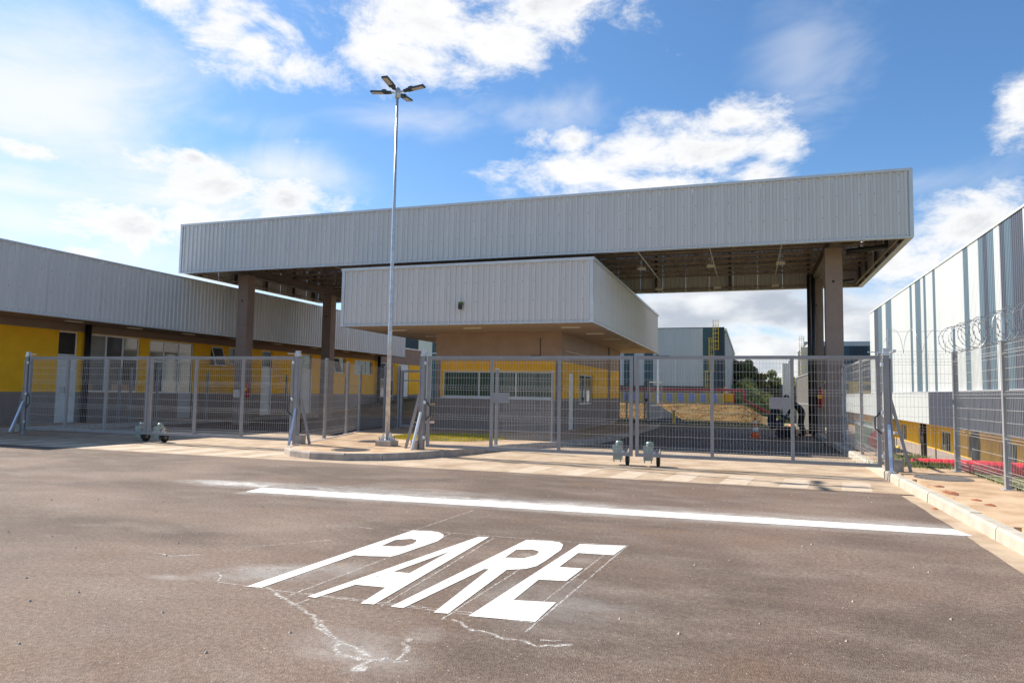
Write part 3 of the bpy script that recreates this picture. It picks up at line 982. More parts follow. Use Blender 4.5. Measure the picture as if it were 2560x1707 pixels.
for nm, z0, z1, o in (('top_flashing', GZ1 - 0.06, GZ1 + 0.03, 0.08), ('bottom_flashing', GZ0 - 0.02, GZ0 + 0.014, 0.065)):
    mb = MB()
    mb.box(GX0 - o, GX1 + o, GY0 - o, GY0 + 0.1, z0, z1)
    mb.box(GX0 - o, GX1 + o, GY1 - 0.1, GY1 + o, z0, z1)
    mb.box(GX0 - o, GX0 + 0.1, GY0 + 0.1, GY1 - 0.1, z0, z1)
    mb.box(GX1 - 0.1, GX1 + o, GY0 + 0.1, GY1 - 0.1, z0, z1)
    mb.build(nm, 'trim', gh)
for x in (GX0, GX1):
    MB().box(x - 0.055, x + 0.055, GY0 - 0.065, GY0 + 0.02, GZ0 + 0.014, GZ1 - 0.06).build('corner_flashing', 'trim', gh)
MB().box(GX0 + 0.1, GX1 - 0.1, GY0 + 0.1, GY1 - 0.1, GZ1 - 0.3, GZ1 - 0.2).build('roof_deck', 'sheet_in', gh)
n = 40
me = MB().box(0, (GX1 - GX0 - 0.1) / n - 0.006, 0, GY1 - GY0 - 0.1, 0, 0.03).mesh('soffit_board', 'soffit')
for i in range(n):
    place('soffit_board', me, gh, (GX0 + 0.05 + (GX1 - GX0 - 0.1) * i / n, GY0 + 0.05, GZ0 - 0.004))
MB().box(GX0 + 0.08, GX1 - 0.08, GY0 + 0.08, GY1 - 0.08, GZ0 + 0.03, GZ0 + 0.05).build('soffit_backing', 'steel_dark', gh)


def wall(parent, axis, pos, sign, u0, u1, bands, openings, th=0.18, name='wall'):
    """wall in plane axis=pos, outer face towards sign; bands (z0,z1,mat); openings (ua,ub,za,zb)"""
    us = sorted(set([u0, u1] + [v for o in openings for v in o[:2] if u0 < v < u1]))
    out = []
    for (z0, z1, m) in bands:
        zs = sorted(set([z0, z1] + [v for o in openings for v in o[2:4] if z0 < v < z1]))
        cuts = sorted([u0] + [v for o in openings if o[2] <= z0 + 1e-4 and o[3] >= z1 - 1e-4 for v in o[:2] if u0 < v < u1] + [u1])
        pieces = {}
        for za, zb in zip(zs, zs[1:]):
            run = None
            cells = []
            for ua, ub in zip(us, us[1:]):
                um, zm = (ua + ub) / 2, (za + zb) / 2
                solid = not any(o[0] < um < o[1] and o[2] < zm < o[3] for o in openings)
                if solid:
                    if run:
                        run = (run[0], ub)
                    else:
                        run = (ua, ub)
                elif run:
                    cells.append(run)
                    run = None
            if run:
                cells.append(run)
            for ua, ub in cells:
                p0, p1 = (pos, pos - sign * th) if sign < 0 else (pos - th, pos)
                p0, p1 = min(pos, pos - sign * th), max(pos, pos - sign * th)
                key = max(k for k in range(len(cuts)) if cuts[k] <= ua + 1e-4)
                mb = pieces.setdefault(key, MB())
                if axis == 'Y':
                    mb.box(ua, ub, p0, p1, za, zb)
                else:
                    mb.box(p0, p1, ua, ub, za, zb)
        for mb in pieces.values():
            out.append(mb.build(name, m, parent))
    return out


def frame_unit(parent, axis, pos, sign, ua, ub, za, zb, cols, rows, name='window', fm='white', gm='glass', bw=0.05, inset=0.07, open_tilt=None):
    """frame with mullions; panes are its sub-parts. rows: list of fractions (top of each row from bottom)"""
    p = pos - sign * inset
    d = 0.05
    lo, hi = min(p, p - sign * d), max(p, p - sign * d)

    def bx(m_, a, b, c, e, l=lo, h=hi):
        if axis == 'Y':
            m_.box(a, b, l, h, c, e)
        else:
            m_.box(l, h, a, b, c, e)
    fr = MB()
    bx(fr, ua, ub, za, za + bw)
    bx(fr, ua, ub, zb - bw, zb)
    bx(fr, ua, ua + bw, za + bw, zb - bw)
    bx(fr, ub - bw, ub, za + bw, zb - bw)
    ucuts = [ua + bw] + [ua + (ub - ua) * k / cols for k in range(1, cols)] + [ub - bw]
    zc = [za + bw] + [za + (zb - za) * r for r in rows] + [zb - bw]
    for u in ucuts[1:-1]:
        bx(fr, u - bw / 2, u + bw / 2, za + bw, zb - bw)
    for z in zc[1:-1]:
        for a, b in zip(ucuts, ucuts[1:]):
            bx(fr, a + (bw / 2 if a != ucuts[0] else 0), b - (bw / 2 if b != ucuts[-1] else 0), z - bw / 2, z + bw / 2)
    f = fr.build(name, fm, parent)
    gl, ghh = min(p - sign * 0.02, p - sign * 0.032), max(p - sign * 0.02, p - sign * 0.032)
    for i, (a, b) in enumerate(zip(ucuts, ucuts[1:])):
        for j, (c, e) in enumerate(zip(zc, zc[1:])):
            g = gm[(i + j) % len(gm)] if isinstance(gm, (list, tuple)) else gm
            pm_ = MB()
            bx(pm_, a - 0.01, b + 0.01, c - 0.01, e + 0.01, gl, ghh)
            pm_.build('pane', g, f)
    return f


def louvre_door(parent, axis, pos, sign, ua, ub, za, zb, m='white', inset=0.06, pitch=0.09):
    p = pos - sign * inset
    lo, hi = min(p, p - sign * 0.04), max(p, p - sign * 0.04)
    mb = MB()
    if axis == 'X':
        mb.box(lo, hi, ua, ub, za, zb)
    else:
        mb.box(ua, ub, lo, hi, za, zb)
    d = mb.build('door', m, parent)
    s_ = MB()
    z = za + 0.06
    while z < zb - 0.1:
        q0, q1 = min(p, p + sign * 0.018), max(p, p + sign * 0.018)
        if axis == 'X':
            s_.box(q0, q1, ua + 0.05, ub - 0.05, z, z + pitch * 0.6)
        else:
            s_.box(ua + 0.05, ub - 0.05, q0, q1, z, z + pitch * 0.6)
        z += pitch
    s_.build('slats', m, d)
    h = MB()
    if axis == 'X':
        h.bar((p + sign * 0.05, ub - 0.08, za + 1.0), (p + sign * 0.05, ub - 0.2, za + 1.0), 0.02)
    else:
        h.bar((ub - 0.08, p + sign * 0.05, za + 1.0), (ub - 0.2, p + sign * 0.05, za + 1.0), 0.02)
    h.build('handle', 'galv', d)
    return d


WX0, WX1, WY0, WY1 = -11.26, -6.36, 24.1, 36.0
gwin = (-10.96, -6.62, 1.34, 2.29)
wall(gh, 'Y', WY0, -1, WX0, WX1, [(0.1, 1.34, 'greywall'), (2.67, GZ0, 'tan')], [gwin])
wall(gh, 'Y', WY0, -1, WX0 + 0.22, WX1 - 0.2, [(1.34, 2.67, 'yellow')], [gwin])
MB().box(WX0, WX0 + 0.22, WY0 - 0.004, WY0 + 0.18, 1.34, 2.67).build('wall', 'greywall', gh)
MB().box(WX1 - 0.2, WX1, WY0 - 0.004, WY0 + 0.18, 1.34, 2.67).build('wall', 'greywall', gh)
side_open = [(25.3, 26.2, 0.15, 2.3), (27.0, 29.6, 1.1, 2.3)]
wall(gh, 'X', WX1, 1, WY0 + 0.18, WY1, [(0.1, 1.34, 'greywall'), (1.34, 2.67, 'yellow'), (2.67, GZ0, 'tan')], side_open)
wall(gh, 'X', WX0, -1, WY0 + 0.18, WY1, [(0.1, GZ0, 'brown')], [])
wall(gh, 'Y', WY1, 1, WX0, WX1, [(0.1, GZ0, 'brown')], [])
frame_unit(gh, 'Y', WY0, -1, *gwin, 3, [], gm='glass_green', bw=0.042)
MB().box(-11.0, -6.58, WY0 - 0.05, WY0 + 0.02, 1.29, 1.335).build('window_sill', 'trim', gh)
frame_unit(gh, 'X', WX1, 1, 27.0, 29.6, 1.1, 2.3, 2, [], gm='glass')
louvre_door(gh, 'X', WX1, 1, 25.3, 26.2, 0.15, 2.3, 'white')
MB().box(-6.62, -6.30, 32.8, 33.12, 0.1, GZ0).build('support_post', 'brown', gh)
MB().box(WX1, WX1 + 0.04, 24.6, 29.8, 3.05, 3.08).build('conduit', 'soffit', gh)
# recessed access panel on the upper front wall
MB().box(-7.15, -7.12, WY0 - 0.012, WY0, 2.85, 3.5).build('panel_edge', 'dark', gh)
MB().box(-7.5, -7.15, WY0 - 0.012, WY0, 2.85, 2.88).build('panel_edge', 'dark', gh)
for (x, y) in ((-9.0, 22.2), (-5.6, 22.4), (-5.3, 24.9), (-5.2, 27.5), (-5.2, 30.3), (-5.0, 32.6), (-12.1, 22.6), (-11.9, 25.2), (-11.8, 27.6)):
    f = MB().box(x - 0.32, x + 0.32, y - 0.05, y + 0.05, GZ0 - 0.045, GZ0 - 0.006).build('soffit_light', 'fixture', gh)
cc = MB().box(-8.99, -8.85, 20.86, 20.96, 4.36, 4.44).build('camera_bracket', 'grass_green', gh)
MB().box(-8.97, -8.88, 20.80, 20.92, 4.20, 4.36).build('camera_head', 'black', cc)
gh_base = MB().box(WX0 - 0.05, WX1 + 0.05, WY0 - 0.05, WY1, -0.02, 0.17).build('plinth', 'kerb', gh)

# ================================================================ left building
lb = thing('left_building', 'long low building with grey corrugated fascia over yellow and brown walls at left', 'building', (-26, 30, 0.15))
LX, LWX, LY0, LY1 = -22.0, -24.0, 13.7, 42.2
sheets(lb, 'fascia_sheet', 'sheet', (LX, LY0), R(90), LY1 - LY0, 3.83, 2.17, 28)
sheets(lb, 'fascia_sheet', 'sheet', (-33, LY0), 0.0, 11.0, 3.83, 2.17, 11)
sheets(lb, 'fascia_sheet', 'sheet', (LX, LY1), R(180), 2.0, 3.83, 2.17, 2)
mb = MB()
mb.box(LX - 0.12, LX + 0.065, LY0 - 0.05, LY1 + 0.05, 5.98, 6.03)
mb.box(-33, LX - 0.12, LY0 - 0.055, LY0 + 0.12, 5.98, 6.03)
mb.build('top_flashing', 'trim', lb)
MB().box(LX - 0.12, LX + 0.065, LY0 - 0.05, LY1 + 0.05, 3.80, 3.835).build('bottom_flashing', 'trim', lb)
MB().box(-33, LX - 0.13, LY0 + 0.13, LY1 - 0.1, 5.82, 5.94).build('roof_deck', 'trim', lb)
MB().box(LWX, LX - 0.05, LY0 + 0.02, LY1, 3.825, 3.85).build('soffit', 'brown', lb)
doors = [(18.84, 19.62, 0.15, 3.52), (30.16, 30.98, 0.15, 3.49), (33.59, 34.55, 0.15, 3.5), (42.23, 44.5, 0.15, 3.45), (45.17, 46.75, 0.15, 3.45)]
wins = [(20.13, 22.46, 1.28, 3.52), (22.96, 25.45, 1.25, 3.5), (26.5, 27.27, 2.56, 3.47), (27.73, 28.23, 2.65, 3.5), (36.48, 38.09, 2.53, 3.5), (39.16, 41.43, 2.55, 3.46)]
w2door = (24.62, 25.45, 0.15, 1.25)
ops = doors + wins + [w2door]
BANDS = [(0.1, 1.27, 'greywall'), (1.27, 3.54, 'yellow'), (3.54, 3.83, 'brown')]
wall(lb, 'X', LWX, 1, LY0, 42.15, BANDS, ops)
wall(lb, 'X', LWX, 1, 42.15, 49.3, [(0.1, 1.27, 'greywall'), (1.27, 3.45, 'yellow'), (3.45, 4.6, 'brown')], ops)
MB().box(LWX - 0.3, LWX + 0.06, 42.2, 49.36, 4.6, 4.68).build('coping', 'white', lb)
wall(lb, 'Y', LY0, -1, -33, LWX - 0.18, [(0.1, 3.83, 'yellow')], [])
MB().box(-33, -32.8, LY0 + 0.2, 49.3, 0.1, 5.8).build('rear_wall', 'brown', lb)
MB().box(-33, LWX - 0.18, 49.12, 49.3, 0.1, 4.6).build('end_wall', 'brown', lb)
MB().box(-33, LWX - 0.2, 42.2, 49.1, 4.3, 4.4).build('rear_roof', 'sheet_in', lb)
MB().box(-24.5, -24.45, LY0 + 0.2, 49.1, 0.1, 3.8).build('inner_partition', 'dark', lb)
# glazed units
frame_unit(lb, 'X', LWX, 1, *wins[0], 3, [0.6], gm=['glass_blind', 'glass_blind', 'glass'], bw=0.06)
frame_unit(lb, 'X', LWX, 1, 22.96, 25.45, 1.25, 3.5, 3, [0.6], gm=['glass', 'glass_blind'], bw=0.06)
louvre_door(lb, 'X', LWX, 1, 24.62, 25.45, 0.15, 1.25, 'clad_grey')
for k, w_ in enumerate((wins[2], wins[3], wins[4], wins[5])):
    frame_unit(lb, 'X', LWX, 1, *w_, (1, 1, 2, 3)[k], [], gm='glass', bw=0.05)
# hopper sashes tipped open
for (ya, yb, za, zb) in ((26.55, 27.22, 2.6, 3.42), (36.55, 37.3, 2.58, 3.44)):
    s_ = MB()
    t_ = 0.28
    for (a, b) in (((LWX, ya, zb), (LWX + t_, ya, za)), ((LWX, yb, zb), (LWX + t_, yb, za)), ((LWX + t_, ya, za), (LWX + t_, yb, za)), ((LWX, ya, zb), (LWX, yb, zb))):
        s_.bar(a, b, 0.04)
    sash = s_.build('open_sash', 'white', lb)
    g_ = MB().add([(LWX + 0.005, ya, zb), (LWX + 0.005, yb, zb), (LWX + t_, yb, za), (LWX + t_, ya, za)], [(0, 1, 2, 3)])
    g_.build('pane', 'glass', sash)
for i, d in enumerate(doors):
    ya, yb, za, zb = d
    if i == 3:
        frame_unit(lb, 'X', LWX, 1, ya, yb, za, zb, 2, [0.3, 0.65], 'door_glazing', gm=['glass', 'glass_blind'])
    elif i == 4:
        louvre_door(lb, 'X', LWX, 1, ya, yb, za, zb, 'white', pitch=0.12)
    else:
        louvre_door(lb, 'X', LWX, 1, ya + 0.05, yb - 0.05, za, 2.62, 'white')
        frame_unit(lb, 'X', LWX, 1, ya, yb, 2.63, zb, 1, [], 'transom', gm='dark' if i == 0 else 'glass', bw=0.045)
        MB().box(LWX - 0.1, LWX + 0.01, yb - 0.048, yb - 0.002, 0.15, 2.62).build('door_jamb', 'white', lb)
for (y, r) in ((19.86, 0.11), (28.65, 0.10), (41.95, 0.12), (44.83, 0.1)):
    MB().tube([(LWX + 0.2, y, 0.13), (LWX + 0.2, y, 3.83 if y < 42 else 3.3)], r, 12).build('downpipe', 'black', lb, True)
for y in (18.6, 21.2, 24.0, 27.0, 30.0, 33.2, 36.4, 39.5):
    MB().box(-23.1, -22.9, y - 0.3, y + 0.3, 3.79, 3.824).build('soffit_light', 'fixture', lb)
for k in range(3):
    y = 40 + k * 4.0
    MB().tube([(-30, y, 4.3), (-30, y, 7.6)], 0.03, 6).build('roof_mast', 'galv', lb)

# slim steel posts along the left pavement
for i, (y, lab) in enumerate(((20.45, 'slim grey steel post on the left pavement nearest the camera'), (20.96, 'slim grey steel post close behind the nearest one by the left windows'), (22.25, 'slim grey steel post before the second window pair at left'),
                              (25.0, 'slim grey steel post before the small open window at left'), (27.8, 'slim grey steel post beside the front left canopy column'), (30.6, 'slim grey steel post in front of the louvred door behind the left gate'), (36.2, 'slim grey steel post farthest along the left pavement'))):
    t = thing('steel_post', lab, 'post', (-22.75, y, 0.14), 'slim steel posts along the left pavement')
    MB().box(-22.79, -22.71, y - 0.04, y + 0.04, 0.13, 2.25).build('shaft', 'gate', t)
    MB().box(-22.85, -22.65, y - 0.1, y + 0.1, 0.138, 0.15).build('foot_plate', 'gate', t)


def extinguisher(label, x, y, z, s=1.0, group=None):
    t = thing('fire_extinguisher', label, 'extinguisher', (x, y, z), group)
    MB().lathe([(0.03, 0), (0.085 * s, 0.02), (0.085 * s, 0.45 * s), (0.05 * s, 0.53 * s), (0.02, 0.56 * s)], (x, y, z), 14).build('cylinder', 'red', t, True)
    MB().box(x - 0.086 * s, x + 0.04, y - 0.087 * s, y - 0.08 * s, z + 0.25 * s, z + 0.36 * s).build('label_plate', 'yellow', t)
    MB().bar((x - 0.02, y, z + 0.58 * s), (x + 0.1, y, z + 0.62 * s), 0.025).build('handle', 'black', t)
    MB().tube([(x + 0.02, y, z + 0.56 * s), (x + 0.1, y - 0.03, z + 0.5 * s), (x + 0.1, y - 0.02, z + 0.2 * s)], 0.012, 6).build('hose', 'black', t)


extinguisher('red fire extinguisher on the front left canopy column', -19.85, 24.1, 1.15, 1.1)
extinguisher('red fire extinguisher on the rear right canopy column', 2.62, 29.9, 1.15, 1.35)
t = thing('bike_rack', 'low black barred rack standing by the far end of the left building', 'rack', (-22.3, 40, 0.14))
MB().bar((-22.3, 37.6, 1.1), (-22.3, 44.5, 1.1), 0.05).build('top_rail', 'black', t)
MB().bar((-22.3, 37.6, 0.3), (-22.3, 44.5, 0.3), 0.05).build('bottom_rail', 'black', t)
me = MB().box(-0.012, 0.012, -0.012, 0.012, 0.14, 1.1).mesh('bar', 'black')
for k in range(46):
    place('bar', me, t, (-22.3, 37.65 + k * 0.15, 0))

# ================================================================ welded-mesh gates and fences


def mesh_panel_mesh(W, z0, z1, folds, dv=0.066, wire=0.0031, dh=0.2, name='mesh_panel'):
    """welded mesh with V folds, local x 0..W, plane y=0"""
    prof = [(z0, 0.0)]
    hz = []
    fs_ = sorted(folds)
    for f in fs_:
        prof += [(f - 0.055, 0.0), (f, -0.035), (f + 0.055, 0.0)]
        hz += [(f - 0.055, 0), (f, -0.035), (f + 0.055, 0)]
    prof.append((z1, 0.0))
    z = z0 + 0.03
    lims = [z0] + fs_ + [z1]
    for a, b in zip(lims, lims[1:]):
        a2, b2 = a + 0.055, b - 0.055
        k = max(1, round((b2 - a2) / dh))
        for i in range(1, k):
            hz.append((a2 + (b2 - a2) * i / k, 0))
    hz += [(z0 + 0.01, 0), (z1 - 0.01, 0)]
    prof = [p for p in prof if z0 <= p[0] <= z1]
    mb = MB()
    w = wire / 2
    n = max(2, round(W / dv))
    for i in range(n + 1):
        x = W * i / n
        for (za, ya), (zb, yb) in zip(prof, prof[1:]):
            mb.add([(x - w, ya - w, za), (x + w, ya - w, za), (x + w, ya + w, za), (x - w, ya + w, za), (x - w, yb - w, zb), (x + w, yb - w, zb), (x + w, yb + w, zb), (x - w, yb + w, zb)],
                   [(0, 1, 5, 4), (1, 2, 6, 5), (2, 3, 7, 6), (3, 0, 4, 7)])
    w = wire * 0.72
    for (z, y) in hz:
        mb.add([(0, y - 2.6 * w, z - w), (W, y - 2.6 * w, z - w), (W, y - 2.6 * w, z + w), (0, y - 2.6 * w, z + w), (0, y - 0.6 * w, z - w), (W, y - 0.6 * w, z - w), (W, y - 0.6 * w, z + w), (0, y - 0.6 * w, z + w)],
               [(0, 1, 2, 3), (5, 4, 7, 6), (3, 2, 6, 7), (1, 0, 4, 5)])
    return mb.mesh(name, 'wire')


GY = 15.2
FOLDS = [0.36, 0.93, 1.62, 2.26]


def gate_leaf(label, xa, xb, motor_side, plate=None):
    t = thing('gate_leaf', label, 'gate', ((xa + xb) / 2, GY, 0.0), 'swing gate leaves of the two driveways')
    b = 0.068
    z0, z1 = 0.20, 2.36
    MB().box(xa, xb, GY - b / 2, GY + b / 2, z1 - b, z1).build('top_rail', 'gate', t)
    MB().box(xa, xb, GY - b / 2, GY + b / 2, z0, z0 + b).build('bottom_rail', 'gate', t)
    W = (xb - xa - b) / 3
    up = MB().box(-b / 2, b / 2, -b / 2 + 0.002, b / 2 - 0.002, z0 + b, z1 - b).mesh('upright', 'gate')
    pm_ = mesh_panel_mesh(W - b, z0 + b, z1 - b, FOLDS)
    for k in range(4):
        place('upright', up, t, (xa + b / 2 + k * W, GY, 0))
    for k in range(3):
        place('mesh_panel', pm_, t, (xa + b + k * W, GY, 0))
    if plate:
        k, s = plate
        x = xa + b / 2 + k * W
        px0, px1 = (x - 0.44, x - 0.04) if s < 0 else (x + 0.04, x + 0.44)
        if s == 2:
            px0, px1 = x - 0.24, x - 0.05
        MB().box(px0, px1, GY - 0.06, GY - 0.035, 1.28, 1.28 + (0.24 if s != 2 else 0.2)).build('lock_plate', 'gate', t)
    # drive unit near the meeting edge
    x = xb - 0.34 if motor_side > 0 else xa + 0.26
    my = GY + 0.13
    du = MB().box(x - 0.095, x + 0.085, my - 0.08, my + 0.12, 0.11, 0.42).build('drive_housing', 'motor', t)
    mbk = MB().box(x - 0.11, x + 0.10, my - 0.088, my - 0.081, 0.31, 0.43)
    mbk.build('bracket', 'motor', du)
    for bx0 in (x - 0.085, x + 0.06):
        MB().prism([(bx0, my - 0.07), (bx0 + 0.02, my - 0.07), (bx0 + 0.02, my - 0.04), (bx0, my - 0.04)], 0.06, 0.11).build('stop_lug', 'motor', du)
    MB().lathe([(0.078, 0), (0.08, 0.05), (0.074, 0.08), (0.05, 0.094), (0.005, 0.098)], (x + 0.025, my + 0.01, 0.42), 14).build('motor_cap', 'motor', du, True)
    wx = x + 0.21
    MB().tube([(wx - 0.03, my, 0.125), (wx + 0.03, my, 0.125)], 0.125, 20).build('wheel', 'rubber', du, True)
    MB().tube([(wx - 0.034, my, 0.125), (wx + 0.034, my, 0.125)], 0.05, 16).build('wheel_hub', 'iron', du, True)
    gd = MB()
    ring = []
    for k in range(13):
        a = math.pi * k / 12
        ring.append((math.cos(a) * 0.135, math.sin(a) * 0.13))
    nR = len(ring)
    gd.add([(wx - 0.045, my + c, 0.24 + s) for c, s in ring] + [(wx + 0.045, my + c, 0.24 + s) for c, s in ring], [(k, k + 1, k + nR + 1, k + nR) for k in range(nR - 1)] + [tuple(range(nR)), tuple(range(2 * nR - 1, nR - 1, -1))])
    gd.build('wheel_guard', 'iron', du, True)
    MB().tube([(x + 0.085, my - 0.05, 0.28), (wx + 0.05, my - 0.05, 0.28)], 0.045, 10).build('drive_shaft', 'galv', du, True)
    return t


gate_leaf('left leaf of the grey mesh driveway gate before the yellow building', -20.45, -15.86, 1, (1, 2))
gate_leaf('right leaf of the grey mesh driveway gate before the yellow building', -15.80, -11.09, -1, (2, 2))
gate_leaf('left leaf of the grey mesh driveway gate before the gatehouse window', -7.30, -2.40, 1, (1, 1))
gate_leaf('right leaf of the grey mesh driveway gate beside the right pavement', -2.34, 2.40, -1, (2, -1))


def gate_post(label, x, side, b1o, b2o, zb=0.14):
    """side: +1 the post stands at the right end of its gate"""
    t = thing('gate_post', label, 'gate post', (x, GY, zb), 'square posts carrying the driveway gates')
    MB().box(x - 0.05, x + 0.05, GY - 0.05, GY + 0.05, zb - 0.1, 2.36).build('shaft', 'gate', t)
    MB().box(x - 0.015 + side * 0.075, x + 0.015 + side * 0.075, GY - 0.05, GY + 0.05, 0.3, 2.30).build('side_channel', 'gate', t)
    b1 = MB().bar((x + side * 0.02, GY - 0.06, 1.02), (x + b1o[0], GY + b1o[1], zb), 0.052)
    b1.build('brace', 'galv_blue', t)
    b2 = MB().bar((x + side * 0.06, GY, 1.55), (x + b2o[0], GY + b2o[1], zb), 0.052)
    b2.build('brace', 'gate', t)
    a = MB().box(x - 0.065, x + 0.065, GY - 0.06, GY + 0.06, 2.36, 2.40)
    a.box(x - 0.05, x + 0.05, GY - 0.05, GY + 0.05, 2.40, 2.50)
    a.build('lock_motor', 'galv', t)
    MB().bar((x - side * 0.05, GY, 2.43), (x - side * 0.32, GY, 2.43), 0.018).build('lock_rod', 'galv', t)
    for z in (0.42, 1.25, 2.18):
        MB().lathe([(0.035, -0.03), (0.035, 0.03), (0.02, 0.04)], (x - side * 0.085, GY - 0.07, z), 10).build('hinge', 'galv', t)
    MB().tube([(x - side * 0.1, GY - 0.05, 1.28), (x - side * 0.22, GY - 0.06, 1.15), (x - side * 0.22, GY - 0.06, 0.95), (x - side * 0.1, GY - 0.05, 0.85)], 0.014, 6).build('cable_loop', 'black', t)
    MB().box(x + side * 0.08, x + side * 0.25, GY - 0.1, GY + 0.1, zb - 0.02, zb + 0.22).build('concrete_foot', 'kerb', t)


gate_post('gate post at the far left with two struts before the yellow wall', -20.55, -1, (0.06, -0.46), (-0.55, 0.1))
gate_post('gate post on the island at the right end of the left gate', -10.98, 1, (0.17, -0.48), (0.38, 0.08))
gate_post('gate post on the island at the left end of the right gate', -7.41, -1, (-0.14, -0.26), (-0.48, 0.1))
gate_post('gate post on the right pavement kerb at the right end of the gates', 2.51, 1, (-0.02, -0.46), (0.38, -0.03))


def fence_run(parent, pts, z0=0.22, z1=2.36, post=0.07, zb=0.14, folds=FOLDS, ends=(True, True), pm='gate'):
    """mesh panels between posts set at each point; panels and posts are parts"""
    for i, (x, y) in enumerate(pts):
        if (i == 0 and not ends[0]) or (i == len(pts) - 1 and not ends[1]):
            continue
        p = MB().box(x - post / 2, x + post / 2, y - post / 2, y + post / 2, zb - 0.05, z1 + 0.03).build('post', pm, parent)
        c = MB().box(x - post / 2 - 0.003, x + post / 2 + 0.003, y - post / 2 - 0.003, y + post / 2 + 0.003, z1 + 0.03, z1 + 0.05)
        c.build('post_cap', 'galv', p)
        MB().box(x - post, x + post, y - post, y + post, zb - 0.004, zb + 0.012).build('foot_plate', 'galv', p)
    for (a, b) in zip(pts, pts[1:]):
        d = Vector((b[0] - a[0], b[1] - a[1], 0))
        L_ = d.length
        d.normalize()
        me = mesh_panel_mesh(L_ - post - 0.02, z0, z1, folds)
        place('mesh_panel', me, parent, (a[0] + d.x * (post / 2 + 0.01), a[1] + d.y * (post / 2 + 0.01), 0), math.atan2(d.y, d.x))


fi = thing('mesh_fence', 'welded mesh fence running back along the left edge of the island', 'fence', (-11.9, 18.2, 0.14))
fence_run(fi, [(-11.0, 15.45), (-11.42, 17.15), (-12.12, 19.4), (-12.6, 20.95), (-12.72, 22.9)], ends=(False, True))
fw = thing('mesh_fence', 'short mesh fence with a narrow gate between island and gatehouse', 'fence', (-12.2, 23, 0.14))
fence_run(fw, [(-12.72, 22.98), (-12.2, 23.0)], ends=(False, True))
gf = MB()
gf.bar((-12.08, 23.0, 0.2), (-12.08, 23.0, 2.28), 0.09)
gf.bar((-11.32, 23.0, 0.2), (-11.32, 23.0, 2.28), 0.09)
gf.bar((-12.03, 23.0, 2.24), (-11.37, 23.0, 2.24), 0.08)
gf.bar((-12.03, 23.0, 0.26), (-11.37, 23.0, 0.26), 0.08)
gf.bar((-12.03, 23.0, 1.9), (-11.37, 23.0, 1.9), 0.04)
gf.build('narrow_gate_frame', 'gate', fw)
fs2 = thing('mesh_fence', 'mesh fence along the island edge behind the right gate before the gatehouse', 'fence', (-5.8, 18.5, 0.14))
fence_run(fs2, [(-6.35, 17.44), (-5.38, 19.46)], z1=2.1, folds=[0.36, 0.93, 1.62])
fr = thing('mesh_fence', 'mesh fence running back inside the right pavement behind the gate', 'fence', (2.55, 22, 0.14))
fence_run(fr, [(2.62, 15.5), (2.62, 16.6), (2.62, 19.25), (2.62, 22.5), (2.85, 26.3)], z1=2.45, ends=(False, True))
MB().bar((2.72, 15.5, 2.47), (2.72, 26.3, 2.47), 0.05).build('top_rail', 'galv', fr)
MB().bar((2.72, 15.5, 0.85), (2.72, 26.3, 0.85), 0.05).build('mid_rail', 'galv', fr)
fo = thing('boundary_fence', 'tall mesh boundary fence on the right pavement topped with coils', 'fence', (3.78, 14, 0.14))
FZ = 2.42
fence_run(fo, [(2.64, 15.72), (3.80, 15.72)], z1=FZ, ends=(False, False))
fence_run(fo, [(3.80, 15.72), (3.80, 12.92), (3.80, 10.1), (3.80, 7.3), (3.8, 4.5)], z1=FZ, post=0.085)
for (x, y) in ((3.80, 15.72), (3.80, 12.92), (3.80, 10.1), (3.8, 7.3), (2.66, 15.72)):
    MB().box(x - 0.02, x + 0.02, y - 0.02, y + 0.02, FZ + 0.05, FZ + 0.50).build('wire_stake', 'galv', fo)
# razor wire coils
def coil(label, pts, r, turns_per_m, barbs=True, nseg=26, tw=0.0045, cz=None):
    t = thing('razor_wire', label, 'razor wire', (*pts[0], FZ))
    P = resample(pts, 0.05)
    Ltot = 0.05 * (len(P) - 1)
    a, b = Vector((*pts[0], 0)), Vector((*pts[-1], 0))
    d = (b - a)
    L_ = d.length
    d.normalize()
    sd = Vector((-d.y, d.x, 0))
    T = max(1, int(L_ * turns_per_m))
    path = []
    n = T * nseg
    zc = cz or (FZ + 0.02 + r)
    for i in range(n + 1):
        ph = 2 * math.pi * i / nseg
        rr = r * (1 + 0.04 * math.sin(ph * 0.37))
        p = a + d * (L_ * i / n + 0.03 * math.sin(ph * 0.5)) + sd * (rr * math.cos(ph))
        path.append((p.x, p.y, zc + rr * math.sin(ph)))
    MB().tube(path, tw, 4, False).build('coil', 'razor', t)
    if barbs:
        mb_ = MB()
        for i in range(0, n, 2):
            p, q_ = Vector(path[i]), Vector(path[min(i + 1, n)])
            dd = (q_ - p).normalized()
            rad = (p - Vector((a.x, a.y, zc)))
            rad -= d * rad.dot(d)
            rad.normalize()
            mb_.add([p - dd * 0.018, p + rad * 0.014 + dd * 0.01, p + dd * 0.018, p - rad * 0.014 - dd * 0.01], [(0, 1, 2), (0, 2, 3)])
        stuff(mb_.build('blades', 'razor', t))
    s_ = MB()
    for z in (FZ + 0.05, FZ + 0.45):
        s_.tube([(a.x, a.y, z), (b.x, b.y, z)], 0.003, 4, False)
    s_.build('carrier_wire', 'razor', t)


coil('dense coil of razor wire above the boundary fence towards the camera', [(3.80, 15.9), (3.80, 4.5)], 0.255, 3.2, tw=0.0045)
coil('single loose loops of razor wire above the short fence beside the gate', [(2.62, 15.72), (3.72, 15.72)], 0.235, 2.8, False, tw=0.0045)

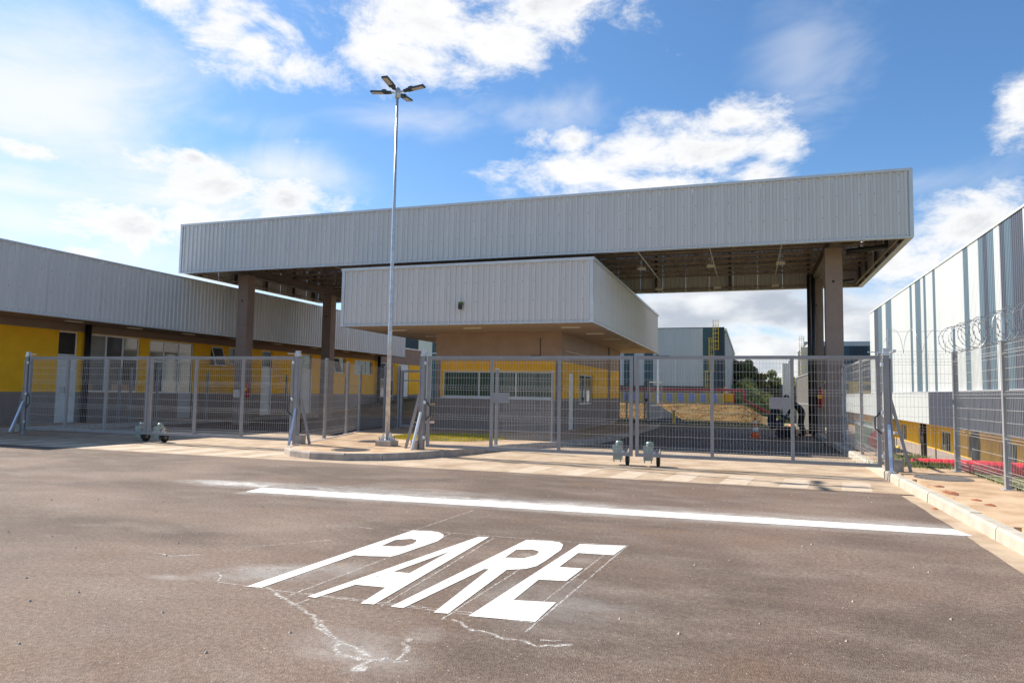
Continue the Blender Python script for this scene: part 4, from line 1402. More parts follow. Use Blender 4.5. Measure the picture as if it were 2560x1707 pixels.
# ================================================================ lamp pole
lp = thing('lamp_pole', 'tall galvanised lamp pole with four flat heads on the island', 'street lamp', (-8.65, 15.75, 0.14))
LXp, LYp = -8.65, 15.75
MB().prism([(LXp - 0.21, LYp - 0.21), (LXp + 0.21, LYp - 0.21), (LXp + 0.21, LYp + 0.21), (LXp - 0.21, LYp + 0.21)], 0.10, 0.27).build('concrete_base', 'kerb', lp)
MB().tube([(LXp, LYp, 0.27), (LXp, LYp, 3.2), (LXp + 0.005, LYp, 3.25), (LXp + 0.005, LYp, 6.3), (LXp + 0.01, LYp, 6.35), (LXp + 0.01, LYp, 9.25)], [0.060, 0.054, 0.047, 0.043, 0.038, 0.033], 16).build('shaft', 'galv', lp, True)
mb = MB()
for k in range(4):
    a = math.pi / 4 + k * math.pi / 2
    dx, dy = math.cos(a), math.sin(a)
    mb.add([(LXp + dx * 0.07, LYp + dy * 0.07, 0.28), (LXp + dx * 0.19, LYp + dy * 0.19, 0.28), (LXp + dx * 0.08, LYp + dy * 0.08, 0.5)], [(0, 1, 2)])
mb.box(LXp - 0.17, LXp + 0.17, LYp - 0.17, LYp + 0.17, 0.27, 0.285)
mb.build('base_plate', 'galv', lp)
for sx in (-1, 1):
    for sy in (-1, 1):
        MB().tube([(LXp + sx * 0.14, LYp + sy * 0.14, 0.28), (LXp + sx * 0.14, LYp + sy * 0.14, 0.36)], 0.012, 6).build('anchor_bolt', 'iron', lp)
MB().lathe([(0.055, 0), (0.075, 0.02), (0.075, 0.24), (0.055, 0.27), (0.01, 0.28)], (LXp + 0.01, LYp, 9.12), 14).build('head_collar', 'galv', lp, True)
for k, a in enumerate((R(2), R(92), R(182), R(272))):
    d = Vector((math.cos(a), math.sin(a), 0.12)).normalized()
    c0 = Vector((LXp + 0.01, LYp, 9.27))
    h = MB().bar(c0 + d * 0.28, c0 + d * 0.76, 0.17, 0.04).build('lamp_head', 'lamp_dark', lp)
    MB().tube([c0, c0 + d * 0.22], 0.026, 8).build('arm', 'galv', h)
    MB().bar(c0 + d * 0.18, c0 + d * 0.40, 0.09, 0.055).build('driver_box', 'lamp_dark', h)
    up = Vector((-d.x * d.z, -d.y * d.z, 1)).normalized()
    MB().bar(c0 + d * 0.44 + up * 0.042, c0 + d * 0.33 + up * 0.042, 0.11, 0.045).build('heat_sink', 'lamp_dark', h)
    MB().bar(c0 + d * 0.42 - up * 0.0235, c0 + d * 0.73 - up * 0.0235, 0.13, 0.006).build('lens', 'lamp_glass', h)

# ================================================================ right striped warehouse
rb = thing('striped_warehouse', 'tall warehouse clad in white, teal and dark vertical stripes at right', 'building', (20, 60, -4))
RX = 12.0
CUTS = [(81.2, 78.4, 'clad_white'), (78.4, 76.1, 'clad_dark'), (76.1, 74.0, 'clad_teal'), (74.0, 72.1, 'clad_white'), (72.1, 69.3, 'clad_teal'), (69.3, 61.8, 'clad_white'), (61.8, 61.0, 'clad_teal'), (61.0, 59.9, 'clad_white'),
        (59.9, 58.1, 'clad_teal'), (58.1, 57.2, 'clad_white'), (57.2, 56.5, 'clad_teal'), (56.5, 54.5, 'clad_white'), (54.5, 53.8, 'clad_teal'), (53.8, 47.2, 'clad_white'), (47.2, 46.2, 'clad_teal'), (46.2, 44.3, 'clad_white'),
        (44.3, 43.5, 'clad_teal'), (43.5, 42.8, 'clad_dark'), (42.8, 41.7, 'clad_teal'), (41.7, 40.8, 'clad_white'), (40.8, 40.1, 'clad_dark'), (40.1, 39.2, 'clad_teal'), (39.2, 37.6, 'clad_dark'), (37.6, 36.5, 'clad_white'), (36.5, 33, 'clad_teal'), (33, 28, 'clad_white')]
for (ya, yb, m) in CUTS:
    W = ya - yb
    me = corr_mesh('cladding_panel', m, W, 10.4 - 2.05, 0.25, 0.03, 0.4)
    place('cladding_panel', me, rb, (RX, ya, 2.05), R(270))
MB().box(RX - 0.08, RX + 0.1, 28, 81.25, 10.4, 10.5).build('eaves_trim', 'clad_white', rb)
MB().box(RX + 0.1, 40, 28, 81.2, 10.2, 10.3).build('roof_deck', 'clad_grey', rb)
sheets(rb, 'end_cladding', 'clad_white', (40, 81.2), R(180), 28, -4, 14.3, 10, 0.25, 0.03)
sheets(rb, 'end_cladding', 'clad_white', (RX, 28), 0.0, 28, -4, 14.3, 10, 0.25, 0.03)
for (ya, yb, m) in ((125, 110, 'clad_white'), (110, 96, 'clad_white'), (96, 82, 'clad_white'), (82, 69, 'clad_white'), (69, 55.35, 'clad_white'), (55.35, 46, 'clad_dark'), (46, 37, 'clad_dark'), (37, 28, 'clad_dark')):
    me = corr_mesh('band_panel', m, ya - yb - 0.01, 2.2, 0.25, 0.03, 0.4)
    place('band_panel', me, rb, (RX - 0.25, ya, -0.17), R(270))
MB().box(RX - 0.30, RX + 0.02, 28, 125, 2.03, 2.08).build('band_flashing', 'clad_grey', rb)
MB().box(RX - 0.25, 14.2, 28, 125, -0.2, -0.15).build('soffit', 'brown', rb)
rw_open = []
for y0 in (34, 40, 46, 52.5, 59.6, 67.2, 75, 83, 91):
    rw_open.append((y0, y0 + 2.9, -2.35, -0.85))
wall(rb, 'X', 14.0, -1, 28, 125, [(-4.05, -2.4, 'greywall'), (-2.4, -0.2, 'yellow')], rw_open)
for o_ in rw_open:
    frame_unit(rb, 'X', 14.0, -1, *o_, 3, [], gm='glass', bw=0.08)
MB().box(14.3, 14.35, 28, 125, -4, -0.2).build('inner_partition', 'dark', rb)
for y0 in (38.4, 50.5, 64.2, 80):
    MB().tube([(13.2, y0, -4), (13.2, y0, -0.2)], 0.22, 10).build('downpipe', 'black', rb, True)
struct(MB().box(10.2, 14.0, 25, 130, -4.3, -3.98).build('lower_path', 'kerb_pale'))

# ================================================================ far buildings
wh = thing('grey_warehouse', 'pale grey warehouse with a dark corner strip seen under the canopy', 'building', (-12, 120, 0.2))
BY = 105.0
for k in range(9):
    x0 = -42 + k * (35.57 / 9)
    me = corr_mesh('cladding_panel', 'clad_grey', 35.57 / 9 - 0.01, 11.4 - 2.9, 0.33, 0.03, 0.4)
    place('cladding_panel', me, wh, (x0, BY, 2.9), 0)
for (x0, x1, m) in ((-6.43, -4.6, 'clad_petrol'), (-4.6, -3.46, 'clad_navy')):
    place('cladding_panel', corr_mesh('cladding_panel', m, x1 - x0, 8.5, 0.3, 0.03, 0.4), wh, (x0, BY, 2.9), 0)
for (x0, x1) in ((-17.9, -16.4), (-14.9, -13.6)):
    place('stripe_panel', corr_mesh('stripe_panel', 'clad_petrol', x1 - x0, 6.4, 0.3, 0.03, 0.4), wh, (x0, BY - 0.05, 2.9), 0)
for k in range(9):
    y0 = BY + k * 7
    m = ('clad_navy', 'clad_navy', 'clad_petrol')[k % 3]
    place('side_panel', corr_mesh('side_panel', m, 6.98, 8.5, 0.33, 0.03, 0.4), wh, (-3.46, y0, 2.9), R(90))
    MB().box(-3.44, -3.2, y0 + 3.3, y0 + 3.6, 0.2, 10.9).build('downpipe', 'white', wh)
    MB().box(-3.46, -3.1, y0 + 0.2, y0 + 6.8, 11.0, 11.3).build('gutter', 'white', wh)
MB().box(-42, -3.46, BY + 0.05, BY + 63, 11.0, 11.2).build('roof_deck', 'clad_grey', wh)
MB().box(-42, -3.4, BY - 0.08, BY + 0.08, 11.38, 11.48).build('eaves_trim', 'clad_dark', wh)
MB().box(-42, -3.5, BY + 0.1, BY + 0.4, 2.3, 2.9).build('ledge', 'steel_dark', wh)
wall(wh, 'Y', BY + 0.1, -1, -42, -3.5, [(-1.0, 0.55, 'greywall'), (0.55, 1.9, 'pale_yellow'), (1.9, 2.3, 'greywall')], [])
wall(wh, 'X', -3.5, 1, BY + 0.3, BY + 63, [(-1.0, 0.55, 'greywall'), (0.55, 2.9, 'yellow')], [])
for k in range(11):
    x0 = -5.24 - 1.6 * k
    lv = MB().box(x0, x0 + 0.88, BY + 0.02, BY + 0.098, 0.66, 1.88).build('louvre_window', 'white', wh)
    me = MB().box(0.03, 0.85, -0.03, 0.03, 0, 0.14).mesh('blade', 'louvre')
    for j in range(6):
        place('blade', me, lv, (x0, BY + 0.0, 0.70 + j * 0.195))
MB().box(-3.45, -2.2, BY + 1.2, BY + 4, -1, 0.7).build('side_store', 'greywall', wh)
MB().box(-3.45, -2.2, BY + 1.19, BY + 4, 0.7, 1.95).build('side_store', 'yellow', wh)


def cage_ladder(parent, x0, x1, y, z0, z1, cage_from, name='cage_ladder'):
    lm = MB()
    for x in (x0, x1):
        lm.bar((x, y, z0), (x, y, z1), 0.055)
    z = z0
    while z < z1:
        lm.bar((x0, y, z), (x1, y, z), 0.04)
        z += 0.6
    l = lm.build(name, 'yellow_steel', parent)
    cm = MB()
    z = cage_from
    while z <= z1 + 0.01:
        cm.bar((x0 - 0.05, y - 0.75, z), (x1 + 0.05, y - 0.75, z), 0.055)
        cm.bar((x0 - 0.05, y, z), (x0 - 0.05, y - 0.75, z), 0.055)
        cm.bar((x1 + 0.05, y, z), (x1 + 0.05, y - 0.75, z), 0.055)
        z += 1.1
    for x in (x0 - 0.05, (x0 + x1) / 2, x1 + 0.05):
        cm.bar((x, y - 0.75, cage_from), (x, y - 0.75, z1), 0.04)
    cm.build('cage', 'yellow_steel', l)


cage_ladder(wh, -4.92, -4.25, BY - 0.25, 8.2, 12.5, 8.3)
cage_ladder(wh, -5.50, -4.90, BY - 0.25, 5.1, 9.9, 5.1)
cage_ladder(wh, -6.02, -5.42, BY - 0.25, 0.2, 5.2, 2.9)
rp = thing('red_fire_main', 'red pipe running along the grey warehouse and down towards the road', 'pipe', (-2, 104, 0.2))
MB().tube([(-24, BY - 0.5, 2.4), (-0.93, BY - 0.5, 2.42), (-0.8, BY - 0.5, 2.3), (-0.8, BY - 0.5, 1.1), (-0.7, BY - 0.6, 0.95), (2.4, BY - 3, -0.65)], 0.17, 8).build('main_pipe', 'red', rp, True)
for x in (-10.4, -7.2, -3.8, -13.8):
    MB().bar((x, BY - 0.5, 2.25), (x, BY + 0.1, 2.0), 0.12).build('bracket', 'red', rp)
MB().tube([(-2.15, BY - 0.45, 2.35), (-2.15, BY - 0.45, 0.1)], 0.1, 8).build('branch_pipe', 'red', rp, True)

db = thing('dark_building', 'dark low building with a pale roof band behind the right columns', 'building', (18, 132, 0))
DY = 130.0
MB().box(8.9, 26, DY - 0.1, DY + 20, 10.35, 11.12).build('roof_band', 'clad_grey', db)
for k in range(12):
    x0 = 9 + k * 1.4
    place('cladding_panel', corr_mesh('cladding_panel', ('clad_navy', 'clad_petrol', 'clad_navy')[k % 3], 1.39, 6.0, 0.33, 0.03, 0.4), db, (x0, DY, 4.35), 0)
wall(db, 'Y', DY + 0.02, -1, 9, 26, [(-3, 4.35, 'yellow')], [(10.5 + 3.4 * k, 12.4 + 3.4 * k, 2.9, 4.0) for k in range(4)])
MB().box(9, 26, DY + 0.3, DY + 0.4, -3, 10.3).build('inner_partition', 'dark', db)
wb = thing('white_building', 'narrow white clad building end with a yellow caged ladder beside the rear column', 'building', (9, 150, 0))
for k in range(8):
    place('cladding_panel', corr_mesh('cladding_panel', ('clad_white', 'clad_dark', 'clad_white', 'clad_white')[k % 4], 8.9, 10.6, 0.33, 0.03, 0.4), wb, (8.85, 190 - k * 9, -0.5), R(270))
MB().box(8.85, 25, 132, 190, 9.9, 10.0).build('roof_deck', 'clad_grey', wb)
place('end_panel', corr_mesh('end_panel', 'clad_white', 1.3, 9.9, 0.33, 0.03, 0.4), wb, (7.6, 117.9, -0.5), 0)
MB().box(7.6, 8.9, 117.95, 119, -0.5, 9.35).build('end_block', 'clad_white', wb)
cage_ladder(wb, 7.35, 7.95, 117.3, 2.0, 11.0, 4.0)
place('corner_panel', corr_mesh('corner_panel', 'clad_white', 1.2, 9.0, 0.3, 0.03, 0.4), wb, (5.0, 121, -2.0), 0)
MB().box(5.0, 6.2, 121.02, 124, -2, 7.0).build('corner_block', 'clad_white', wb)
# striped warehouse glimpsed between the left building and the gatehouse
fb = thing('navy_building', 'dark blue clad building glimpsed between left building and gatehouse', 'building', (-40, 110, 0))
for k in range(9):
    m = ('clad_navy', 'clad_white', 'clad_petrol', 'clad_navy', 'clad_navy', 'clad_grey', 'clad_petrol', 'clad_navy', 'clad_white')[k]
    place('cladding_panel', corr_mesh('cladding_panel', m, 2.2 if m != 'clad_white' else 2.2, 13, 0.33, 0.03, 0.4), fb, (-48 + k * 2.2, 92, -0.5), 0)
MB().box(-48, -28.2, 92.1, 103, -0.5, 12.4).build('body', 'clad_navy', fb)

# ================================================================ dry bank, its dark strip and kerb


def sm01(a, b, t):
    t = min(1, max(0, (t - a) / (b - a)))
    return t * t * (3 - 2 * t)


def bank_z(x, y):
    z = 0.08 + 0.90 * min(1, max(0, (y - 34.2) / 11.8)) ** 0.85
    if y > 46:
        z = 0.98 - 1.1 * sm01(46, 58, y)
    z *= 1 - sm01(-0.5 + (46 - y) * 0.06, 1.5 + (46 - y) * 0.03, x)
    z -= 0.12 * sm01(1.0, 1.8, x)
    return z


mb = MB()
bx_ = [-40, -30, -24, -18, -13] + [-10 + 0.5 * k for k in range(25)]
by_ = [34.15 + 0.5 * k for k in range(50)]
mb.add([(x, y, bank_z(x, y) + (rnd.uniform(-0.03, 0.03) if 35 < y < 57 else 0)) for y in by_ for x in bx_],
       [(j * len(bx_) + i, j * len(bx_) + i + 1, (j + 1) * len(bx_) + i + 1, (j + 1) * len(bx_) + i) for j in range(len(by_) - 1) for i in range(len(bx_) - 1)])
bank = struct(mb.build('grass_bank', 'dry', None, True))


def blades(name, m, pts, h0, h1, w, zf):
    vs_, fs = [], []
    for (x, y) in pts:
        a = rnd.uniform(0, math.pi)
        h = rnd.uniform(h0, h1)
        dx, dy = math.cos(a) * w, math.sin(a) * w
        lx, ly = rnd.uniform(-.5, .5) * h, rnd.uniform(-.5, .5) * h
        z = zf(x, y)
        o = len(vs_)
        vs_ += [(x - dx, y - dy, z - 0.01), (x + dx, y + dy, z - 0.01), (x + lx, y + ly, z + h)]
        fs.append((o, o + 1, o + 2))
    return MB().add(vs_, fs).build(name, m)


stuff(blades('bank_grass', 'dry', [(rnd.uniform(-10, 0.6), rnd.uniform(34.4, 47)) for _ in range(26000)], 0.02, 0.07, 0.012, bank_z), 'dry golden grass growing on the bank behind the gatehouse road', 'grass')
stuff(blades('bank_foot_grass', 'grass_green', [(rnd.uniform(-10, 1.0), 34.3 + abs(rnd.gauss(0, 0.9))) for _ in range(6000)], 0.03, 0.09, 0.012, bank_z), 'greener grass along the foot of the dry bank', 'grass')
kb = struct(MB().box(-24, 2.4, 34.0, 34.14, -0.05, 0.13).build('bank_kerb', 'kerb_pale'))
stripm = MB()  # dark strip following the bank surface, narrowing towards the crest
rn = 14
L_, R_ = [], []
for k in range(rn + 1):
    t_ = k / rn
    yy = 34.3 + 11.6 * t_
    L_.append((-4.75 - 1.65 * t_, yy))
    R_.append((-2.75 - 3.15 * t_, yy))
stripm.add([(x, y, bank_z(x, y) + 0.05) for x, y in L_ + R_] + [(x, y, bank_z(x, y) - 0.1) for x, y in L_ + R_],
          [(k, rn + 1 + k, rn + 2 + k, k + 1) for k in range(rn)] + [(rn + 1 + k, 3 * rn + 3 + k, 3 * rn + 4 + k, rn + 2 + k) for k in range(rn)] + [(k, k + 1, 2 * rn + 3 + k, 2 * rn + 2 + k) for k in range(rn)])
struct(stripm.build('bank_dark_strip', 'dark_strip'))
t = thing('marker_post', 'short yellow marker post standing at the dark strip on the bank', 'post', (-3.5, 34.6, 0.1))
MB().box(-3.55, -3.43, 34.55, 34.67, 0.05, 0.75).build('shaft', 'yellow_steel', t)
MB().box(-3.60, -3.38, 34.5, 34.72, 0.75, 0.80).build('cap', 'red', t)
t = thing('marker_post', 'short white marker post at the right end of the bank', 'post', (0.85, 34.6, 0.1))
MB().box(0.79, 0.91, 34.55, 34.67, 0.05, 0.55).build('shaft', 'white', t)
MB().box(0.77, 0.93, 34.53, 34.69, 0.55, 0.58).build('cap', 'galv', t)

# open wicket leaf and short fence at the end of the gatehouse road edge
fm_ = thing('wicket_gate', 'small mesh wicket gate standing open by the dark strip on the bank', 'gate', (-4.7, 34.5, 0.05))
mb = MB()
for (p, q_) in (((-4.75, 35.2, 0.3), (-4.75, 35.2, 2.2)), ((-4.30, 36.6, 0.35), (-4.30, 36.6, 2.2)), ((-4.75, 35.2, 2.17), (-4.30, 36.6, 2.17)), ((-4.75, 35.2, 0.35), (-4.30, 36.6, 0.35)), ((-4.75, 35.2, 1.0), (-4.30, 36.6, 1.0))):
    mb.bar(p, q_, 0.05)
mb.build('leaf_frame', 'galv', fm_)
d_ = Vector((0.45, 1.4, 0))
place('mesh_panel', mesh_panel_mesh(d_.length, 0.4, 2.15, []), fm_, (-4.75, 35.2, 0), math.atan2(d_.y, d_.x))
MB().box(-4.83, -4.73, 35.05, 35.15, -0.02, 2.25).build('post', 'gate', fm_)
MB().box(-4.9, -4.75, 34.9, 35.05, 1.15, 1.35).build('lock_box', 'black', fm_)
fl = thing('mesh_fence', 'dark mesh fence beside the wicket gate at the end of the gatehouse', 'fence', (-5.6, 35, 0.05))
fence_run(fl, [(-6.9, 35.1), (-5.85, 35.1), (-4.95, 35.1)], z1=2.15, zb=0.1, folds=[0.9, 1.6], pm='steel_dark')

bl = thing('lamp_pole', 'distant slim white lamp pole with two arms before the grey warehouse', 'street lamp', (-7.35, 60, 0))
MB().tube([(-7.35, 60, -0.2), (-7.35, 60, 4.85)], [0.09, 0.05], 8).build('shaft', 'galv', bl)
MB().bar((-8.3, 60, 4.85), (-6.4, 60, 4.85), 0.12, 0.05).build('lamp_head', 'lamp_dark', bl)
MB().bar((-7.35, 59.2, 4.9), (-7.35, 60.8, 4.9), 0.12, 0.05).build('lamp_head', 'lamp_dark', bl)

# ================================================================ things on the road inside
cn = thing('traffic_cone', 'orange and white traffic cone standing on the inner road', 'cone', (0.18, 27.6, 0))
cx_, cy_ = 0.18, 27.6
MB().prism([(cx_ - 0.2, cy_ - 0.2), (cx_ + 0.2, cy_ - 0.2), (cx_ + 0.2, cy_ + 0.2), (cx_ - 0.2, cy_ + 0.2)], 0.0, 0.04).build('base', 'orange', cn)
prof = [(0.15, 0.04), (0.028, 0.76)]
def cr(z): return 0.15 + (0.028 - 0.15) * (z - 0.04) / 0.72
for (za, zb, m) in ((0.04, 0.22, 'orange'), (0.22, 0.40, 'white'), (0.40, 0.54, 'orange'), (0.54, 0.66, 'white'), (0.66, 0.76, 'orange')):
    MB().lathe([(cr(za), za), (cr(zb), zb)], (cx_, cy_, 0), 16).build('band', m, cn, True)


def person(name, label, base, joints, edges, root, parts, cat='person'):
    """one skinned body; parts: list of (name, material, builder)"""
    me = bpy.data.meshes.new(name)
    keys = list(joints)
    me.from_pydata([joints[k][0] for k in keys], [(keys.index(a), keys.index(b)) for a, b in edges], [])
    o = bpy.data.objects.new(name, me)
    COL.objects.link(o)
    o.location = base
    sk = o.modifiers.new('skin', 'SKIN')
    for i, k in enumerate(keys):
        r = joints[k][1]
        me.skin_vertices[0].data[i].radius = (r, r)
        me.skin_vertices[0].data[i].use_root = (k == root)
    sk.use_smooth_shade = True
    sb = o.modifiers.new('sub', 'SUBSURF')
    sb.levels = 1
    sb.render_levels = 2
    tag(o, label, cat)
    return o


def head_parts(o, c, face, hair_m, hairr=0.112):
    """head with nose, ears, hair/cap; c in local coords, face = horizontal direction"""
    B = Vector(o.location) + Vector(c)
    f = Vector((face[0], face[1], 0)).normalized()
    s_ = Vector((-f.y, f.x, 0))
    mb_ = MB()
    vs_, fs = [], []
    n, m_ = 14, 9
    for j in range(m_ + 1):
        ph = math.pi * j / m_
        for i in range(n):
            th = 2 * math.pi * i / n
            a = math.sin(ph) * math.cos(th)
            b = math.sin(ph) * math.sin(th)
            z = math.cos(ph)
            wd = 0.078 * (1 - 0.18 * max(0, -z))
            p = B + f * (a * 0.10) + s_ * (b * wd) + Vector((0, 0, z * 0.118))
            vs_.append(p)
    for j in range(m_):
        for i in range(n):
            fs.append((j * n + i, (j + 1) * n + i, (j + 1) * n + (i + 1) % n, j * n + (i + 1) % n))
    mb_.add(vs_, fs)
    nz_ = B + f * 0.10
    mb_.add([nz_ + Vector((0, 0, 0.03)), nz_ + s_ * 0.016 - Vector((0, 0, 0.025)), nz_ - s_ * 0.016 - Vector((0, 0, 0.025)), nz_ + f * 0.026 - Vector((0, 0, 0.02))], [(0, 1, 3), (0, 3, 2), (1, 2, 3)])
    for sd in (-1, 1):
        e = B + s_ * (sd * 0.078)
        mb_.bar(e - Vector((0, 0, 0.03)), e + Vector((0, 0, 0.03)), 0.03, 0.02)
    h = mb_.build('head', 'skin', o, True)
    ft = MB()
    for sd in (-1, 1):
        e = B + f * 0.092 + s_ * (sd * 0.033) + Vector((0, 0, 0.005))
        ft.bar(e - s_ * 0.012, e + s_ * 0.012, 0.012)
    e = B + f * 0.094 - Vector((0, 0, 0.06))
    ft.bar(e - s_ * 0.022, e + s_ * 0.022, 0.01)
    ft.build('face_features', 'dark', h)
    cap = MB()
    vs_, fs = [], []
    for j in range(5):
        ph = (math.pi * 0.52) * j / 4
        for i in range(n):
            th = 2 * math.pi * i / n
            p = B + f * (math.sin(ph) * math.cos(th) * (hairr) - 0.006) + s_ * (math.sin(ph) * math.sin(th) * 0.088) + Vector((0, 0, math.cos(ph) * 0.130))
            vs_.append(p)
    for j in range(4):
        for i in range(n):
            fs.append((j * n + i, (j + 1) * n + i, (j + 1) * n + (i + 1) % n, j * n + (i + 1) % n))
    cap.add(vs_, fs)
    if hair_m == 'red':
        b0 = B + f * 0.10 + Vector((0, 0, 0.02))
        cap.add([b0 + s_ * 0.07, b0 - s_ * 0.07, b0 - s_ * 0.05 + f * 0.09, b0 + s_ * 0.05 + f * 0.09], [(0, 1, 2, 3)])
    cap.build('cap' if hair_m == 'red' else 'hair', hair_m, o, True)


def hand(o, wrist, dirv, side):
    w = Vector(o.location) + Vector(wrist)
    d = Vector(dirv).normalized()
    a = d.cross(Vector((0, 0, 1))).normalized()
    if a.length < 0.1:
        a = Vector((1, 0, 0))
    mb_ = MB()
    mb_.bar(w, w + d * 0.09, 0.075, 0.03)
    dn = a.cross(d).normalized() * -1
    for k in range(4):
        l = (0.06, 0.075, 0.07, 0.055)[k]
        b0 = w + d * 0.09 + a * (0.028 - 0.019 * k)
        b1 = b0 + d * l * 0.6 + dn * 0.012
        b2 = b1 + d * l * 0.3 + dn * 0.03
        mb_.tube([b0, b1, b2], [0.009, 0.008, 0.006], 6)
    t0 = w + d * 0.03 + a * (0.035 * side)
    mb_.tube([t0, t0 + d * 0.03 + a * (0.03 * side), t0 + d * 0.06 + a * (0.035 * side) + dn * 0.01], [0.011, 0.010, 0.007], 6)
    mb_.build('hand', 'skin', o, True)


# worker squatting at left, facing right (+X)
J = {'pelvis': ((0, 0, 0.34), 0.155), 'belly': ((0.03, 0, 0.50), 0.145), 'chest': ((0.11, 0, 0.72), 0.165), 'neckb': ((0.17, 0, 0.90), 0.075), 'neck': ((0.20, 0, 0.98), 0.055),
     'shl': ((0.13, 0.17, 0.84), 0.08), 'shr': ((0.13, -0.17, 0.84), 0.08), 'ell': ((0.33, 0.22, 0.62), 0.055), 'elr': ((0.33, -0.22, 0.62), 0.055), 'wrl': ((0.52, 0.13, 0.55), 0.038), 'wrr': ((0.52, -0.13, 0.55), 0.038),
     'hipl': ((0.03, 0.11, 0.32), 0.11), 'hipr': ((0.03, -0.11, 0.32), 0.11), 'knl': ((0.38, 0.17, 0.50), 0.085), 'knr': ((0.38, -0.17, 0.50), 0.085), 'anl': ((0.16, 0.15, 0.09), 0.05), 'anr': ((0.16, -0.15, 0.09), 0.05),
     'tol': ((0.36, 0.17, 0.04), 0.042), 'tor': ((0.36, -0.17, 0.04), 0.042)}
EDG = [('pelvis', 'belly'), ('belly', 'chest'), ('chest', 'neckb'), ('neckb', 'neck'), ('chest', 'shl'), ('chest', 'shr'), ('shl', 'ell'), ('shr', 'elr'), ('ell', 'wrl'), ('elr', 'wrr'),
       ('pelvis', 'hipl'), ('pelvis', 'hipr'), ('hipl', 'knl'), ('hipr', 'knr'), ('knl', 'anl'), ('knr', 'anr'), ('anl', 'tol'), ('anr', 'tor')]
p1 = person('person', 'person in dark blue work clothes and red cap squatting behind the right gate', (0.72, 28.4, 0.0), J, EDG, 'pelvis', [])
p1.data.materials.append(M['cloth_navy'])
p1.scale = (1.3, 1.3, 1.3)
def scaled(o, j):
    return tuple(Vector(J[j][0]) * o.scale[0])
def person_bits(o, JJ, face, hairm, hd_off):
    s_ = o.scale[0]
    o.scale = (1, 1, 1)
    for v in o.data.vertices:
        v.co *= s_
    for sv in o.data.skin_vertices[0].data:
        sv.radius = (sv.radius[0] * s_, sv.radius[1] * s_)
    nk = Vector(JJ['neck'][0]) * s_
    head_parts(o, nk + Vector(hd_off), face, hairm)
    for a, b, sd in (('ell', 'wrl', 1), ('elr', 'wrr', -1)):
        w_ = Vector(JJ[b][0]) * s_
        hand(o, w_, w_ - Vector(JJ[a][0]) * s_, sd)
person_bits(p1, J, (1, -0.2), 'red', (0.04, 0, 0.12))
J2 = {'pelvis': ((0, 0, 0.86), 0.145), 'belly': ((-0.08, 0, 0.99), 0.14), 'chest': ((-0.24, 0, 1.14), 0.165), 'neckb': ((-0.38, 0, 1.25), 0.075), 'neck': ((-0.44, 0, 1.29), 0.055),
      'shl': ((-0.28, 0.18, 1.17), 0.08), 'shr': ((-0.28, -0.18, 1.17), 0.08), 'ell': ((-0.38, 0.20, 0.90), 0.056), 'elr': ((-0.38, -0.20, 0.90), 0.056), 'wrl': ((-0.52, 0.12, 0.70), 0.038), 'wrr': ((-0.52, -0.12, 0.70), 0.038),
      'hipl': ((0.01, 0.10, 0.82), 0.11), 'hipr': ((0.01, -0.10, 0.82), 0.11), 'knl': ((-0.08, 0.12, 0.46), 0.075), 'knr': ((-0.02, -0.12, 0.46), 0.075), 'anl': ((0.03, 0.12, 0.09), 0.048), 'anr': ((0.09, -0.12, 0.09), 0.048),
      'tol': ((-0.16, 0.14, 0.04), 0.042), 'tor': ((-0.10, -0.14, 0.04), 0.042)}
p2 = person('person', 'person in black clothes bending forward behind the right gate lock plate', (1.92, 29.6, 0.0), J2, EDG, 'pelvis', [])
p2.data.materials.append(M['cloth_black'])
p2.scale = (1.1, 1.1, 1.1)
person_bits(p2, J2, (-1, -0.1), 'dark', (-0.08, 0, 0.09))
tb = thing('tool_bag', 'black canvas tool bag on the ground between the two workers', 'bag', (1.3, 28.9, 0))
MB().prism([(1.0, 28.75), (1.62, 28.75), (1.66, 29.05), (0.98, 29.05)], 0.0, 0.42).build('body', 'cloth_black', tb)
MB().tube([(1.1, 28.9, 0.42), (1.15, 28.9, 0.55), (1.45, 28.9, 0.55), (1.5, 28.9, 0.42)], 0.018, 6).build('handle', 'cloth_black', tb)
t = thing('warning_helmet', 'red and orange hard hat lying on the kerb beyond the workers', 'helmet', (1.62, 31.0, 0.3))
MB().lathe([(0.17, 0), (0.16, 0.03), (0.14, 0.12), (0.08, 0.19), (0.01, 0.21)], (1.62, 31.0, 0.24), 14).build('shell', 'orange', t, True)
MB().box(1.60, 1.64, 30.85, 31.1, 0.27, 0.46).build('ridge', 'white', t)
for k, x in enumerate((0.95, 1.62, 2.15)):
    tag(MB().prism([(x, 31.2), (x + 0.55, 31.2), (x + 0.55, 31.5), (x, 31.5)], 0.0, 0.24).build('concrete_block', 'kerb_pale'), ('pale concrete block left of the hard hat', 'pale concrete block under the hard hat', 'pale concrete block by the rear right column')[k], 'block', 'pale concrete blocks by the workers')
fi2 = thing('site_hoarding', 'grey mesh hoarding panel between the rear right column and the road', 'fence', (2.2, 31.5, 0))
mb = MB()
for (p, q_) in (((1.95, 33.2, 0.1), (1.95, 33.2, 2.4)), ((2.3, 31.2, 0.1), (2.3, 31.2, 2.55)), ((1.95, 33.2, 2.38), (2.3, 31.2, 2.5)), ((1.95, 33.2, 0.15), (2.3, 31.2, 0.15)), ((1.95, 33.2, 1.25), (2.3, 31.2, 1.25))):
    mb.bar(p, q_, 0.05)
mb.build('frame', 'galv', fi2)
